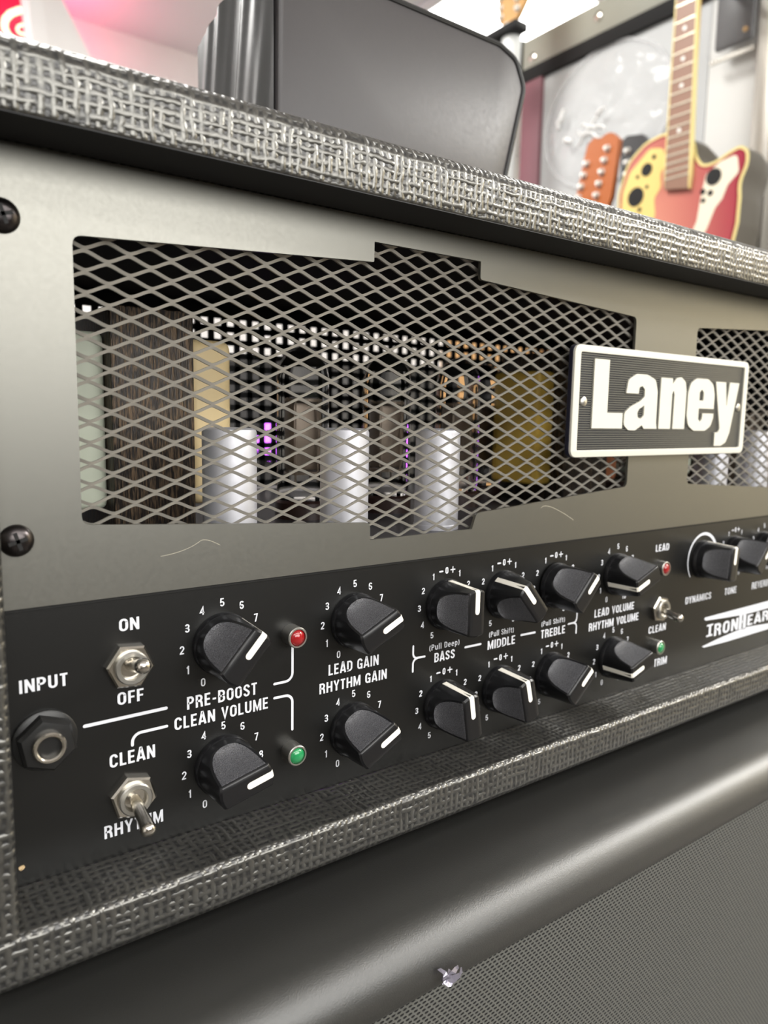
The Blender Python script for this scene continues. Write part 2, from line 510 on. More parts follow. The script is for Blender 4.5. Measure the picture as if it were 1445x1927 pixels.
# ------------------------------------------------------------------ stroke lettering
def arc(cx, cy, rx, ry, a0, a1, n=8):
    return [(cx + rx * math.cos(math.radians(a0 + (a1 - a0) * i / n)), cy + ry * math.sin(math.radians(a0 + (a1 - a0) * i / n))) for i in range(n + 1)]
l_, r_, b_, t_ = .08, .42, .08, .92
G = {
 'A': (.54, [[(.06, 0), (.25, 1), (.29, 1), (.48, 0)], [(.13, .24), (.41, .24)]]),
 'B': (.5, [[(l_, .5), (.24, .5)] + arc(.25, .71, .16, .21, -90, 90) + [(l_, .92), (l_, .08)] + [(.24, .08)] + arc(.25, .29, .17, .21, -90, 90)]),
 'C': (.5, [arc(.25, .7, .17, .22, 0, 180)[0:] + arc(.25, .3, .17, .22, 180, 360)]),
 'D': (.5, [[(l_, b_), (l_, t_), (.22, t_)] + arc(.22, .7, .2, .22, 90, 0, 6) + arc(.22, .3, .2, .22, 0, -90, 6) + [(l_, b_), (l_, .2)]]),
 'E': (.42, [[(.4, t_), (l_, t_), (l_, b_), (.4, b_)], [(l_, .5), (.37, .5)]]),
 'F': (.4, [[(.39, t_), (l_, t_), (l_, 0)], [(l_, .48), (.36, .48)]]),
 'G': (.5, [arc(.25, .7, .17, .22, 0, 180) + arc(.25, .3, .17, .22, 180, 350) + [(r_, .45), (.25, .45)], [(r_, .4), (r_, 0)]]),
 'H': (.52, [[(l_, 0), (l_, 1)], [(.44, 0), (.44, 1)], [(l_, .5), (.44, .5)]]),
 'I': (.18, [[(.09, 0), (.09, 1)]]),
 'L': (.4, [[(l_, 1), (l_, b_), (.39, b_)]]),
 'M': (.64, [[(l_, 0), (l_, 1)], [(.56, 0), (.56, 1)], [(.1, .94), (.32, .12), (.54, .94)]]),
 'N': (.52, [[(l_, 0), (l_, 1)], [(.44, 0), (.44, 1)], [(.1, .93), (.42, .07)]]),
 'O': (.5, [arc(.25, .7, .17, .22, 0, 180) + arc(.25, .3, .17, .22, 180, 360) + [(.42, .7), (.42, .75)]]),
 'P': (.48, [[(l_, 0), (l_, .92), (.23, .92)] + arc(.24, .7, .16, .22, 90, -90) + [(l_, .48)]]),
 'R': (.5, [[(l_, 0), (l_, .92), (.23, .92)] + arc(.24, .71, .16, .21, 90, -90) + [(l_, .5)], [(.26, .5), (.37, .42), (.4, .3), (.42, 0)]]),
 'S': (.48, [arc(.24, .72, .16, .2, 0, 200, 8) + [(.3, .46)] + arc(.24, .28, .16, .2, 20, -180, 8)]),
 'T': (.44, [[(.02, t_), (.42, t_)], [(.22, 0), (.22, t_)]]),
 'U': (.5, [[(l_, 1), (l_, .3)] + arc(.25, .3, .17, .22, 180, 360) + [(r_, 1)]]),
 'V': (.52, [[(.07, 1), (.26, .06), (.45, 1)]]),
 'Y': (.5, [[(.06, 1), (.25, .42), (.44, 1)], [(.25, .45), (.25, 0)]]),
 'W': (.7, [[(.06, 1), (.2, .08), (.35, .9), (.5, .08), (.64, 1)]]),
 '-': (.32, [[(.04, .42), (.28, .42)]]),
 '+': (.5, [[(.04, .5), (.46, .5)], [(.25, .25), (.25, .75)]]),
 '(': (.26, [arc(.34, .4, .24, .62, 130, 230, 6)]),
 ')': (.26, [arc(-.08, .4, .24, .62, 50, -50, 6)]),
 ' ': (.24, []),
 'u': (.46, [[(l_, .72), (l_, .25)] + arc(.22, .22, .14, .16, 180, 360) + [(.36, .72)], [(.36, .3), (.36, 0)]]),
 'l': (.2, [[(.1, 0), (.1, 1)]]),
 'e': (.46, [[(.08, .38), (.38, .38)] + arc(.23, .42, .15, .24, 0, 180) + arc(.23, .3, .15, .24, 180, 320)]),
 'p': (.46, [[(.08, .7), (.08, -.25)], arc(.22, .44, .15, .22, 140, 0) + arc(.22, .28, .15, .22, 0, -140)]),
 'h': (.46, [[(.08, 0), (.08, 1)], arc(.22, .46, .15, .2, 170, 0) + [(.37, 0)]]),
 'i': (.2, [[(.1, 0), (.1, .7)], [(.1, .84), (.1, .98)]]),
 'f': (.32, [[(.14, 0), (.14, .75)] + arc(.24, .78, .1, .16, 180, 90, 4) + [(.3, .94)], [(.02, .64), (.3, .64)]]),
 't': (.32, [[(.14, .9), (.14, .2)] + arc(.24, .2, .1, .14, 180, 270, 4) + [(.3, .06)], [(.02, .66), (.3, .66)]]),
 '0': (.48, [arc(.24, .7, .16, .22, 0, 180) + arc(.24, .3, .16, .22, 180, 360) + [(.4, .7), (.4, .75)]]),
 '1': (.36, [[(.22, 0), (.22, 1)], [(.22, .86), (.06, .74)]]),
 '2': (.48, [arc(.24, .7, .16, .22, 180, -20, 8) + [(.34, .5), (.1, .16), (.08, .08)] + [(.42, .08)]]),
 '3': (.48, [arc(.23, .72, .16, .2, 165, -80, 8) + [(.18, .52)] + arc(.23, .29, .17, .21, 85, -165, 8)]),
 '4': (.5, [[(.34, 0), (.34, .94), (.06, .28), (.46, .28)]]),
 '5': (.48, [[(.4, .92), (.11, .92), (.09, .5)] + arc(.23, .32, .17, .24, 120, -160, 9)]),
 '6': (.48, [arc(.24, .72, .16, .2, 20, 180, 6) + arc(.24, .3, .16, .22, 180, 540, 12)]),
 '7': (.46, [[(.04, .92), (.4, .92), (.34, .62), (.2, 0)]]),
 '9': (.48, [arc(.24, .28, .16, .2, 200, 360, 6) + arc(.24, .7, .16, .22, 0, 360, 12)]),
 '8': (.48, [arc(.24, .73, .15, .19, -90, 270, 12), arc(.24, .29, .17, .22, -90, 270, 12)]),
}
STEP = [0]
def ribbon(mb, pts, wd, f):
    """flat strip along a 2-D polyline, mitred"""
    pts = [Vector(p) for p in pts]
    STEP[0] = (STEP[0] + 1) % 6
    lift = .007 * STEP[0]
    q = [pts[0]]
    for p in pts[1:]:
        if (p - q[-1]).length > 1e-5:
            q.append(p)
    pts = q
    prev = None
    for i, p in enumerate(pts):
        d0 = (p - pts[i - 1]).normalized() if i else None
        d1 = (pts[i + 1] - p).normalized() if i < len(pts) - 1 else None
        if d0 is None: n = Vector((-d1.y, d1.x)); k = 1
        elif d1 is None: n = Vector((-d0.y, d0.x)); k = 1
        else:
            n0, n1 = Vector((-d0.y, d0.x)), Vector((-d1.y, d1.x))
            n = n0 + n1
            if n.length < 1e-4: n = n0.copy()
            n.normalize()
            k = min(1 / max(n.dot(n0), 0.35), 2.2)
        a, b = p + n * (wd / 2 * k), p - n * (wd / 2 * k)
        cur = (mb.bm.verts.new(f(*a)), mb.bm.verts.new(f(*b)))
        for vv in cur:
            vv.co.y -= lift
        if prev:
            mb.bm.faces.new((prev[0], prev[1], cur[1], cur[0]))
        prev = cur
def text_width(s, gap=.1):
    return sum(G[c][0] for c in s) + gap * (len(s) - 1)
def write(mb, s, x0, x1, z, cap, stroke=.15, y=-0.06, slant=0.0, gap=.1):
    """lettering printed on the panel from x0 to x1, base line z"""
    sx = (x1 - x0) / text_width(s, gap)
    x = 0.0
    for ch in s:
        wd, strokes = G[ch]
        for st in strokes:
            # widths are set in letter space, so draw at unit size and map
            ribbon(mb, st, stroke, lambda u, v, x=x: (x0 + (x + u) * sx + v * cap * slant, y, z + v * cap))
        x += wd + gap
def bar(mb, pts, wd, y=-0.06):
    ribbon(mb, pts, wd, lambda u, v: (u, y, v))
    for e, p in enumerate((pts[0], pts[-1])):
        mb.bm.faces.new([mb.bm.verts.new((p[0] + wd / 2 * math.cos(2 * PI * k / 10), y - .05 - .007 * e, p[1] + wd / 2 * math.sin(2 * PI * k / 10))) for k in range(10)])

# ================================================================== ROOM
def wall_mat(name, c0, c1, rough=0.8):
    m = mat(name, c0, rough)
    noise_color(m, 3.0, c0, c1)
    return m
M['floor'] = wall_mat('grey floor', srgb(62, 57, 50), srgb(72, 66, 58), 0.5)
M['ceil'] = mat('white ceiling', srgb(240, 240, 244), 0.9)
M['wallw'] = wall_mat('white wall', srgb(226, 224, 224), srgb(234, 232, 232))
M['wallb'] = wall_mat('beige wall', srgb(190, 182, 164), srgb(200, 192, 174))
M['walld'] = wall_mat('brown wall', srgb(70, 66, 58), srgb(80, 75, 66))
M['wallr'] = wall_mat('warm beige wall', srgb(206, 194, 166), srgb(214, 202, 174))
def struct(name, mb, m, smooth=0):
    return tag(mb.build(name, m, smooth=smooth), kind='structure')
FZ, CZ = -LIFT, 1750.0
X0, X1, Y0, Y1 = -3000, 4200, -3600, 3515
struct('floor', MB().box(X0, X1, Y0, Y1, FZ - 100, FZ), M['floor'])
struct('ceiling', MB().box(X0, X1, Y0, Y1, CZ, CZ + 100), M['ceil'])
struct('wall_back', MB().box(X0, X1, Y1, Y1 + 100, FZ, CZ), M['wallw'])
struct('wall_front', MB().box(X0, X1, Y0 - 100, Y0, FZ, CZ), M['walld'])
M['dark_board'] = mat('dark reflection board', srgb(34, 32, 30), 0.6)
struct('dark_board_1', MB().box(X0 + 2, X1 - 2, Y0, Y0 + 30, FZ, 60), M['dark_board'])  # unseen dark board added to deepen the lower reflections in the grey panel
struct('wall_left', MB().box(X0 - 100, X0, Y0, Y1, FZ, CZ), M['wallw'])
struct('wall_right', MB().box(X1, X1 + 100, Y0, Y1, FZ, CZ), M['wallr'])

# ================================================================== SPEAKER CABINET
CT = -178.0                       # top of the speaker cabinet
cab = thing('speaker_cabinet', 'black vinyl speaker cabinet with rounded front edge carrying the amplifier', 'speaker cabinet', (358.6, 120, FZ))
R0 = 15.0
cx0, cx1, cyf, cyb = -22.0, 739.0, -61.0, 290.0
def roll(n=12):
    return [(cyf + R0 - R0 * math.sin(PI / 2 * i / n), CT - R0 + R0 * math.cos(PI / 2 * i / n)) for i in range(n + 1)]
prof = [(cyb, CT)] + roll() + [(cyf + R0 - R0 * math.cos(a), CT - R0 - R0 * math.sin(a)) for a in [math.radians(d) for d in (15, 30, 45, 60, 75, 90)]]
prof += [(cyf + R0 + 3, CT - 2 * R0), (cyf + R0 + 3, CT - 22), (cyb, CT - 22)]
mb = MB()
mb.sweep_x(prof, cx0, cx1, 1)
mb.box(cx0, cx0 + 22, cyf + 2, cyb, FZ + 20, CT - 20, 3)
mb.box(cx1 - 22, cx1, cyf + 2, cyb, FZ + 20, CT - 20, 3)
mb.box(cx0, cx1, cyf + 2, cyb, FZ + 20, FZ + 44, 3)
mb.box(cx0, cx1, cyb - 18, cyb, FZ + 20, CT - 20)
mb.build('cabinet_shell', M['vinyl'], cab)
def clothf(u, v):
    x = cx0 + 20 + (cx1 - cx0 - 40) * u
    z = FZ + 40 + (CT - 24 - FZ - 40) * v
    return (x, cyf + 6.0 - 3.0 * math.sin(PI * u) * math.sin(PI * v), z)
MB().grid(24, 16, clothf, lambda u, v: ((cx1 - cx0 - 40) * u, (CT - 24 - FZ - 40) * v)).build('grille_cloth', M['cloth'], cab, smooth=180)
mb = MB()
mb.box(cx0 + 20, cx1 - 20, cyf + 8, cyf + 20, FZ + 40, CT - 24)
mb.build('baffle_board', M['inside'], cab)
for x in (cx0 + 60, cx1 - 60):
    for y in (0, 240):
        MB().lathe([(18, 0), (22, 20)], (x, y, FZ), seg=20).build('foot', M['rubber'], cab)

# a torn scrap and crumbs on the cabinet
def scrap(name, c, r, m, label, cat, seed, thick=.8, yz=False):
    rnd = random.Random(seed)
    mb = MB()
    n = 9
    pts = [(r * (0.55 + 0.6 * rnd.random()) * math.cos(2 * PI * i / n), r * (0.4 + 0.6 * rnd.random()) * math.sin(2 * PI * i / n)) for i in range(n)]
    hs = [rnd.random() * r * .35 for _ in pts]
    cb = mb.bm.verts.new((c[0], c[1], c[2] + r * .35))
    cd = mb.bm.verts.new((c[0], c[1], c[2] - thick))
    if yz:
        up = [mb.bm.verts.new((c[0] + a, c[1] - h, c[2] + b)) for (a, b), h in zip(pts, hs)]
        dn = [mb.bm.verts.new((c[0] + a, c[1] + thick, c[2] + b)) for (a, b), h in zip(pts, hs)]
        cb.co = (c[0], c[1] - r * .4, c[2]); cd.co = (c[0], c[1] + thick, c[2])
    else:
        up = [mb.bm.verts.new((c[0] + a, c[1] + b, c[2] + h)) for (a, b), h in zip(pts, hs)]
        dn = [mb.bm.verts.new((c[0] + a, c[1] + b, c[2] - .02)) for (a, b), h in zip(pts, hs)]
        cd.co = (c[0], c[1], c[2] - .02)
    for i in range(n):
        j = (i + 1) % n
        mb.bm.faces.new((up[i], up[j], cb))
        mb.bm.faces.new((dn[j], dn[i], cd))
        mb.bm.faces.new((up[i], dn[i], dn[j], up[j]))
    o = mb.build(name, m, smooth=0)
    return tag(o, label, cat)

# ================================================================== AMPLIFIER HEAD
CX = 358.6
amp = thing('amplifier_head', 'black and grey tube guitar amplifier head standing on the speaker cabinet', 'amplifier', (CX, 110, CT))
YF, YB = -24.5, 245.0
ZT, ZL = 94.5, 74.0               # top board: top, underside
ZB, ZBL = -148.5, -166.0          # bottom board: ledge, underside
IL, IR = 32.6, 684.6              # inner faces of the side boards
OL, OR = 14.6, 702.6
def qarc(cy, cz, r, a0, a1, n=6):
    return [(cy + r * math.cos(math.radians(a0 + (a1 - a0) * i / n)), cz + r * math.sin(math.radians(a0 + (a1 - a0) * i / n))) for i in range(n + 1)]
mb = MB()
prof = [(0, ZL)] + qarc(YF + 1.2, ZL + 1.2, 1.2, 270, 180, 3) + qarc(YF + 7.5, ZT - 7.5, 7.5, 180, 90, 8) + [(YB, ZT), (YB, ZL)]
mb.sweep_x(prof, OL, OR, 1)
mb.build('top_board', M['tolex'], amp)
mb = MB()
prof = [(YB, ZBL)] + [(YB, ZB)] + qarc(YF + 2.2, ZB - 2.2, 2.2, 90, 180, 5) + qarc(YF + 5, ZBL + 5, 5, 180, 270, 5)
mb.sweep_x(prof, OL, OR, 1)
mb.build('bottom_board', M['tolex'], amp)
MB().sweep_x([(YF + .6, ZL - .15), (-2, ZL - .15), (-2, ZL + .5), (YF + .6, ZL + .5)], IL, IR).build('front_lip', M['lip'], amp)
for a, b in ((OL, IL), (IR, OR)):
    mb = MB()
    mb.uv = mb.bm.loops.layers.uv.verify()
    x0, x1 = a, b
    prof = [(x0, YB)] + [(x0 + 4 - 4 * math.cos(t), YF + 4 - 4 * math.sin(t)) for t in [PI / 2 * i / 5 for i in range(6)]] + [(x1 - 2 + 2 * math.sin(t), YF + 2 - 2 * math.cos(t)) for t in [PI / 2 * i / 5 for i in range(6)]] + [(x1, YB)]
    s = [0]
    for p, q in zip(prof, prof[1:]):
        s.append(s[-1] + math.hypot(q[0] - p[0], q[1] - p[1]))
    lo = [mb.bm.verts.new((x, y, ZB - .3)) for x, y in prof]
    hi = [mb.bm.verts.new((x, y, ZL + .3)) for x, y in prof]
    for i in range(len(prof) - 1):
        f = mb.bm.faces.new((lo[i], lo[i + 1], hi[i + 1], hi[i]))
        for l, uv in zip(f.loops, ((s[i], ZB), (s[i + 1], ZB), (s[i + 1], ZL), (s[i], ZL))):
            l[mb.uv].uv = uv
    mb.build('side_board', M['tolex'], amp)
for x in (OL + 45, OR - 45):
    for y in (15, 205):
        MB().lathe([(14, 0), (16, ZBL - CT)], (x, y, CT), seg=20).build('rubber_foot', M['rubber'], amp)

# --- grille panel with two stepped windows
k = 1 - 1.5 / 240
wc, wh, nh = 194.8, 136.2, 27.4
def window(c):
    P = [(c - wh, 51.1), (c - nh, 57.6), (c - nh, 65.0), (c + nh, 65.0), (c + nh, 57.6), (c + wh, 51.9),
         (c + wh, -34.6), (c + nh + 2.5, -42.0), (c + nh, -48.9), (c - nh, -49.2), (c - nh, -42.2), (c - wh, -35.3)]
    return rounded(P, [3, .6, .3, .3, 1.5, 3, 3, 2.5, .3, .3, 2.2, 3], 4)
panel_outline = rounded([(IL + .4, ZL - .4), (IR - .4, ZL - .4), (IR - .4, -59.4), (IL + 1.6, -59.4)], [0, 0, 1, 1])
gp = plate([panel_outline, window(wc), window(2 * CX - wc)], -1.5, 1.5, 0.0)
grille = gp.build('grille_panel', M['panel'], amp, smooth=30)
MB().box(IL + 1, IR - 1, -.6, .8, -60.4, -59.0).build('panel_shadow_line', M['hole'], grille)  # dark strip standing in for the shadow line below the grille panel
def scratch(pts, wd):
    mb = MB()
    ribbon(mb, pts, wd, lambda u, v: (u, -1.54, v))
    mb.build('scratch_mark', M['scr'], grille, smooth=0)
M['scr'] = mat('pale scratch', srgb(176, 170, 152), 0.5)
def curve2(p0, p1, p2, n=12):
    return [(p0[0] * (1 - t) ** 2 + 2 * p1[0] * t * (1 - t) + p2[0] * t * t, p0[1] * (1 - t) ** 2 + 2 * p1[1] * t * (1 - t) + p2[1] * t * t) for t in [i / n for i in range(n + 1)]]
scratch(curve2((83, -47.5), (92, -46.8), (97, -43.4)) + curve2((97, -43.4), (99, -42.6), (104, -45.6))[1:], .14)
scratch(curve2((266, -42.2), (269, -38.5), (290, -49.5)), .2)

# --- expanded metal behind the windows
def strand(mb, xs, zf, wd, dp, y):
    prev = None
    for i, x in enumerate(xs):
        z = zf(x)
        dz = (zf(x + .01) - zf(x - .01)) / .02
        n = Vector((-dz, 1)).normalized()
        a = (x + n.x * wd / 2, z + n.y * wd / 2)
        b = (x - n.x * wd / 2, z - n.y * wd / 2)
        cur = [mb.bm.verts.new((a[0], y - .15, a[1])), mb.bm.verts.new((b[0], y + .35, b[1])),
               mb.bm.verts.new((b[0], y + .35 + dp, b[1])), mb.bm.verts.new((a[0], y - .15 + dp, a[1]))]
        if prev:
            for k in range(4):
                mb.bm.faces.new((prev[k], cur[k], cur[(k + 1) % 4], prev[(k + 1) % 4]))
        prev = cur
PX, PZ, AX, AZ = 13.55, 6.52, 62.9, 48.25
def zig(x, sgn):
    p = ((x - AX) / PX) % 1.0
    t = 4 * abs(p - 0.5) - 1            # +1 at a node column, -1 half way
    t = max(-1, min(1, 1.12 * t)) * (1 - 0.0)
    t = math.sin(PI / 2 * t * .96) * .35 + t * .65
    return sgn * (t - 1) / 2
wire = MB()
step = PX / 16
nx = int((338 - 56) / step)
def wires(xa, xb):
    xs = [xa + (xb - xa) * i / int((xb - xa) / step) for i in range(int((xb - xa) / step) + 1)]
    for kz in range(-17, 5):
        zc = AZ + kz * PZ
        for sgn in (1, -1):
            strand(wire, xs, lambda x, zc=zc, sgn=sgn: zc + sgn * .42 + zig(x, -sgn) * -1 * (PZ / 2 - .84) * -1, 1.0, .9, 2.2)
wires(55.5, 334.0)
wires(383.0, 664.0)
wire.build('wire_mesh', M['wire'], amp, smooth=40)
# frame that presses the mesh to the panel
# --- badge
BL, BR, BB, BT, BF = 280.6, 436.8, -18.6, 35.2, -5.2
mb = plate([rounded([(BL, BB), (BR, BB), (BR, BT), (BL, BT)], 4.2, 6)], BF + 1.2, 2.6, 0.4)
badge = mb.build('name_badge', M['badge_body'], amp, smooth=35)
mb = plate([rounded([(BL + .2, BB + .2), (BR - .2, BB + .2), (BR - .2, BT - .2), (BL + .2, BT - .2)], 4.2, 6),
            rounded([(BL + 4.6, BB + 3.6), (BR - 4.6, BB + 3.6), (BR - 4.6, BT - 3.6), (BL + 4.6, BT - 3.6)], 1.0, 3)], BF, 1.9, .3)
mb.build('white_rim', M['badge_white'], badge)
mb = MB()
z = BB + 3.2
while z < BT - 3.2:                     # fine horizontal ribs
    mb.box(BL + 4, BR - 4, BF + .7, BF + 1.4, z, z + .62)
    z += 1.12
mb.build('ribbed_face', M['badge_face'], badge)
def hole_letters():
    L = []
    L.append([[(295.5, 29), (306.8, 29), (306.8, 3.4), (319.2, 3.4), (319.2, -4.4), (295.5, -4.4)]])
    # a
    L.append([rounded([(321.2, 13.4), (331.4, 13.4), (331.8, 16.6), (334.4, 17.4), (336.6, 15.6), (336.6, 12.0), (333.0, 9.6), (325.0, 6.6), (320.6, 3.6), (320.4, -2.6), (324.4, -5.2), (330.0, -5.3), (335.6, -2.6), (337.4, -4.4), (348.6, -4.4), (347.8, -1.0), (347.6, 15.0), (345.4, 21.0), (338.0, 23.3), (329.0, 23.3), (322.6, 20.2)],
                     [.3, .3, 1.2, 1.2, 1.2, 1.2, 3, 3, 3, 3, 2, 2, .5, .2, .2, 1.5, 5, 4, 5, 5, 3], 4),
              rounded([(336.8, 7.6), (336.8, 2.4), (334.6, .8), (331.8, 1.2), (331.2, 3.6), (332.4, 5.6)], [.3, 1, 1, 1, 1, 1], 4)])
    # n
    L.append([rounded([(350.2, 22.4), (360.6, 22.4), (360.8, 19.4), (364.0, 22.6), (368.4, 23.4), (372.6, 21.0), (373.9, 16.0), (373.9, -4.4), (363.0, -4.4), (363.0, 14.0), (361.9, 16.4), (360.8, 14.0), (360.8, -4.4), (350.2, -4.4)],
                      [.2, .2, .2, 2, 2, 3, 2, .2, .2, 1, 1, 1, .2, .2], 4)])
    # e
    L.append([rounded([(402.0, 7.0), (402.0, 15.0), (400.0, 20.6), (394.6, 23.4), (383.2, 23.4), (377.6, 20.6), (375.7, 15.0), (375.7, 3.0), (377.6, -2.6), (383.2, -5.3), (394.6, -5.3), (400.0, -2.6), (402.0, 2.0), (402.0, 4.4), (391.0, 4.4), (390.8, 1.2), (388.8, -.4), (386.9, 1.2), (386.9, 7.0)],
                      [.2, 4, 5, 5, 5, 5, 4, 4, 5, 5, 5, 5, 3, .2, .2, 1, 1, 1, .2], 4),
              rounded([(386.9, 11.4), (391.0, 11.4), (391.0, 15.8), (388.9, 17.6), (386.9, 15.8)], [.2, .2, 1, 1, 1], 4)])
    # y
    L.append([rounded([(402.6, 22.4), (413.0, 22.4), (415.2, 8.0), (417.2, 22.4), (427.4, 22.4), (420.4, -6.4), (417.0, -12.0), (412.0, -13.9), (405.0, -13.9), (405.0, -6.2), (408.0, -6.2), (409.8, -4.4)],
                      [.2, .2, .2, .2, .2, 3, 3, 2, .2, .2, 1, 2], 4)])
    return L
for lp in hole_letters():
    mb = plate(lp, BF + .1, 1.6, 0.0)
    mb.build('raised_letter', M['badge_white'], badge, smooth=30)
def cross_recess(mb, c, r, y, wd):
    for a in (0.3, 0.3 + PI / 2):
        d = Vector((math.cos(a), math.sin(a)))
        n = Vector((-d.y, d.x))
        poly = [(c[0] + d.x * r + n.x * wd, c[1] + d.y * r + n.y * wd), (c[0] + d.x * r - n.x * wd, c[1] + d.y * r - n.y * wd),
                (c[0] - d.x * r - n.x * wd, c[1] - d.y * r - n.y * wd), (c[0] - d.x * r + n.x * wd, c[1] - d.y * r + n.y * wd)]
        mb.prism(poly, XZ, y, y + .8)
for x in (BL + 8.4, BR - 8.4):
    mb = MB().lathe([(2.5, 0), (2.5, .3), (2.2, .8), (1.4, 1.1), (.01, 1.2)], (x, BF + 1.0, 8.4), (0, -1, 0), 20, cap1=False)
    s = mb.build('badge_screw', M['bezel'], badge)
# --- panel screws
for x, z in ((40.2, 53.8), (40.2, -38.8), (2 * CX - 40.2, 53.8), (2 * CX - 40.2, -38.8)):
    o = Vector((x * k, -1.5, z * k))
    mb = MB().lathe([(4.9, 0), (4.9, .3), (4.5, 1.2), (3.5, 2.2), (2.0, 2.75), (.01, 2.9)], o, (0, -1, 0), 28, cap1=False)
    s = mb.build('panel_screw', M['dark_chrome'], amp, o)
    mb = MB()
    cross_recess(mb, (o.x, o.z), 2.7, o.y - 2.95, .55)
    mb.build('cross_slot', M['hole'], s, o)

# --- control panel
control = MB().box(IL + .2, IR - .2, 0, 1.6, ZB + .1, -56.0).build('control_panel', M['control'], amp)
KU, KL = -81.3, -126.8
kx = [105.2, 161.6, 209.6, 244.5, 280.2, 329.0, 410.6, 445.5, 480.8, 516.0]
pr = MB()
for s, x0, x1, z, cap in (
    ('INPUT', 39.0, 53.1, -86.1, 4.2), ('ON', 69.3, 75.9, -71.4, 4.2), ('OFF', 68.1, 76.8, -96.2, 4.3), ('CLEAN', 65.0, 80.2, -117.2, 4.6),
    ('RHYTHM', 62.6, 82.5, -141.4, 4.5), ('PRE-BOOST', 91.7, 118.6, -103.0, 4.6), ('CLEAN VOLUME', 87.1, 123.1, -109.5, 4.5),
    ('LEAD GAIN', 149.5, 173.8, -102.1, 4.4), ('RHYTHM GAIN', 145.4, 178.1, -108.9, 4.3), ('BASS', 203.8, 215.7, -106.8, 4.2),
    ('MIDDLE', 235.8, 253.8, -106.7, 4.2), ('TREBLE', 271.7, 289.6, -107.3, 4.2), ('LEAD VOLUME', 312.3, 346.0, -102.8, 4.2),
    ('RHYTHM VOLUME', 308.3, 350.6, -109.6, 4.3), ('LEAD', 362.8, 375.4, -72.6, 3.9), ('CLEAN', 361.0, 377.5, -119.5, 4.2),
    ('TRIM', 368.0, 380.7, -140.1, 4.5), ('DYNAMICS', 395.7, 423.2, -107.1, 4.2), ('TONE', 438.3, 452.1, -107.1, 4.3), ('REVERB', 471.0, 492.0, -107.4, 4.4)):
    write(pr, s, x0, x1, z, cap)
for s, x0, x1, z in (('(Pull Deep)', 200.7, 218.4, -101.1), ('(Pull Shift)', 236.4, 252.7, -100.9), ('(Pull Shift)', 271.7, 289.2, -101.3)):
    write(pr, s, x0, x1, z, 2.7, .11)
bar(pr, [(57.6, -100.8), (84.3, -100.7)], 1.15)
bar(pr, [(72.6, -111.0)] + arc(75.6, -110.2, 3, 3, 180, 90, 6) + [(84.4, -107.2)], 1.0)
bar(pr, [(133.4, -86.5)] + arc(130.4, -97.6, 3, 3, 0, -90, 6) + [(125.7, -100.6)], 1.0)
bar(pr, [(125.7, -106.1)] + arc(130.4, -109.2, 3, 3, 90, 0, 6) + [(133.4, -120.2)], 1.0)
def brace(x, s):
    bar(pr, [(x, -97.4)] + arc(x + s * 2.2, -100.6, 2.2, 2.3, 180 if s > 0 else 0, 270 if s > 0 else -90, 5) + [(x + s * 6.4, -103.0)], .9)
    bar(pr, [(x, -108.6)] + arc(x + s * 2.2, -105.4, 2.2, 2.3, 180 if s > 0 else 0, 90, 5), .9)
brace(191.9, 1)
brace(298.2, -1)
bar(pr, [(221.8, -103.0), (231.3, -103.1)], 1.0)
bar(pr, [(257.8, -103.2), (267.4, -103.4)], 1.0)
RR_ = 14.92
def num(s, x, z, ang, cap=3.0):
    a = math.radians(ang)
    cx, cz = x + RR_ * math.sin(a), z + RR_ * math.cos(a)
    wd = text_width(s) * 3.6
    write(pr, s, cx - wd / 2, cx + wd / 2, cz - cap / 2, cap, .14)
for i, x in enumerate(kx):
    rows = (KU, KL) if i < 6 else (KU,)
    for z in rows:
        if i in (2, 3, 4, 7):
            for n in range(1, 6):
                num(str(n), x, z, 30 * n, 2.8); num(str(n), x, z, -30 * n, 2.8)
            write(pr, '0', x - .8, x + .8, z + RR_ - 1.4, 2.9, .17)
            bar(pr, [(x - 4.1, z + RR_ - .1), (x - 2.4, z + RR_ - .1)], .7)
            bar(pr, [(x + 2.2, z + RR_ + .1), (x + 4.6, z + RR_ + .1)], .5)
            bar(pr, [(x + 3.4, z + RR_ - 1.1), (x + 3.4, z + RR_ + 1.3)], .5)
        elif i == 6:
            a0, a1 = -130, 140
            n = 48
            prev = None
            for j in range(n + 1):
                t = j / n
                a = math.radians(a0 + (a1 - a0) * t)
                ww = .5 + 1.5 * min(1, t * 1.5)
                cur = [pr.bm.verts.new((x + r * math.sin(a), -.06, z + r * math.cos(a))) for r in (15.2 - ww / 2, 15.2 + ww / 2)]
                if prev:
                    pr.bm.faces.new((prev[0], prev[1], cur[1], cur[0]))
                prev = cur
        else:
            for n in range(11):
                num(str(n) if n < 10 else '10', x, z, (n - 5) * 30)
pr.build('printed_lettering', M['white'], control, smooth=0)
# model logo: letters between two tapering wings that meet in the H
lg = MB()
def poly(pts):
    lg.bm.faces.new([lg.bm.verts.new((x, -.06, z)) for x, z in pts])
LC = 500.0                         # the logo is symmetric-ish about its own middle
poly([(417.5, -119.3), (418.2, -118.4), (540, -118.0), (545, -123.2), (467.5, -123.2), (465.2, -123.2), (456.5, -122.7), (437, -121.6), (419.2, -120.4)])
poly([(417.2, -136.4), (435, -134.4), (456.8, -132.7), (469, -132.2), (500, -134.2), (545, -134.6), (540, -137.9), (444, -138.0), (419.4, -137.4)])
poly([(458.6, -122.9), (462.0, -122.9), (462.2, -133.0), (458.8, -133.0)])
poly([(463.4, -122.9), (467.0, -122.9), (467.4, -133.0), (463.9, -133.0)])
poly([(461.5, -126.8), (464.5, -126.8), (464.5, -128.6), (461.5, -128.6)])
write(lg, 'I', 423.5, 426.0, -131.2, 7.6, .17)
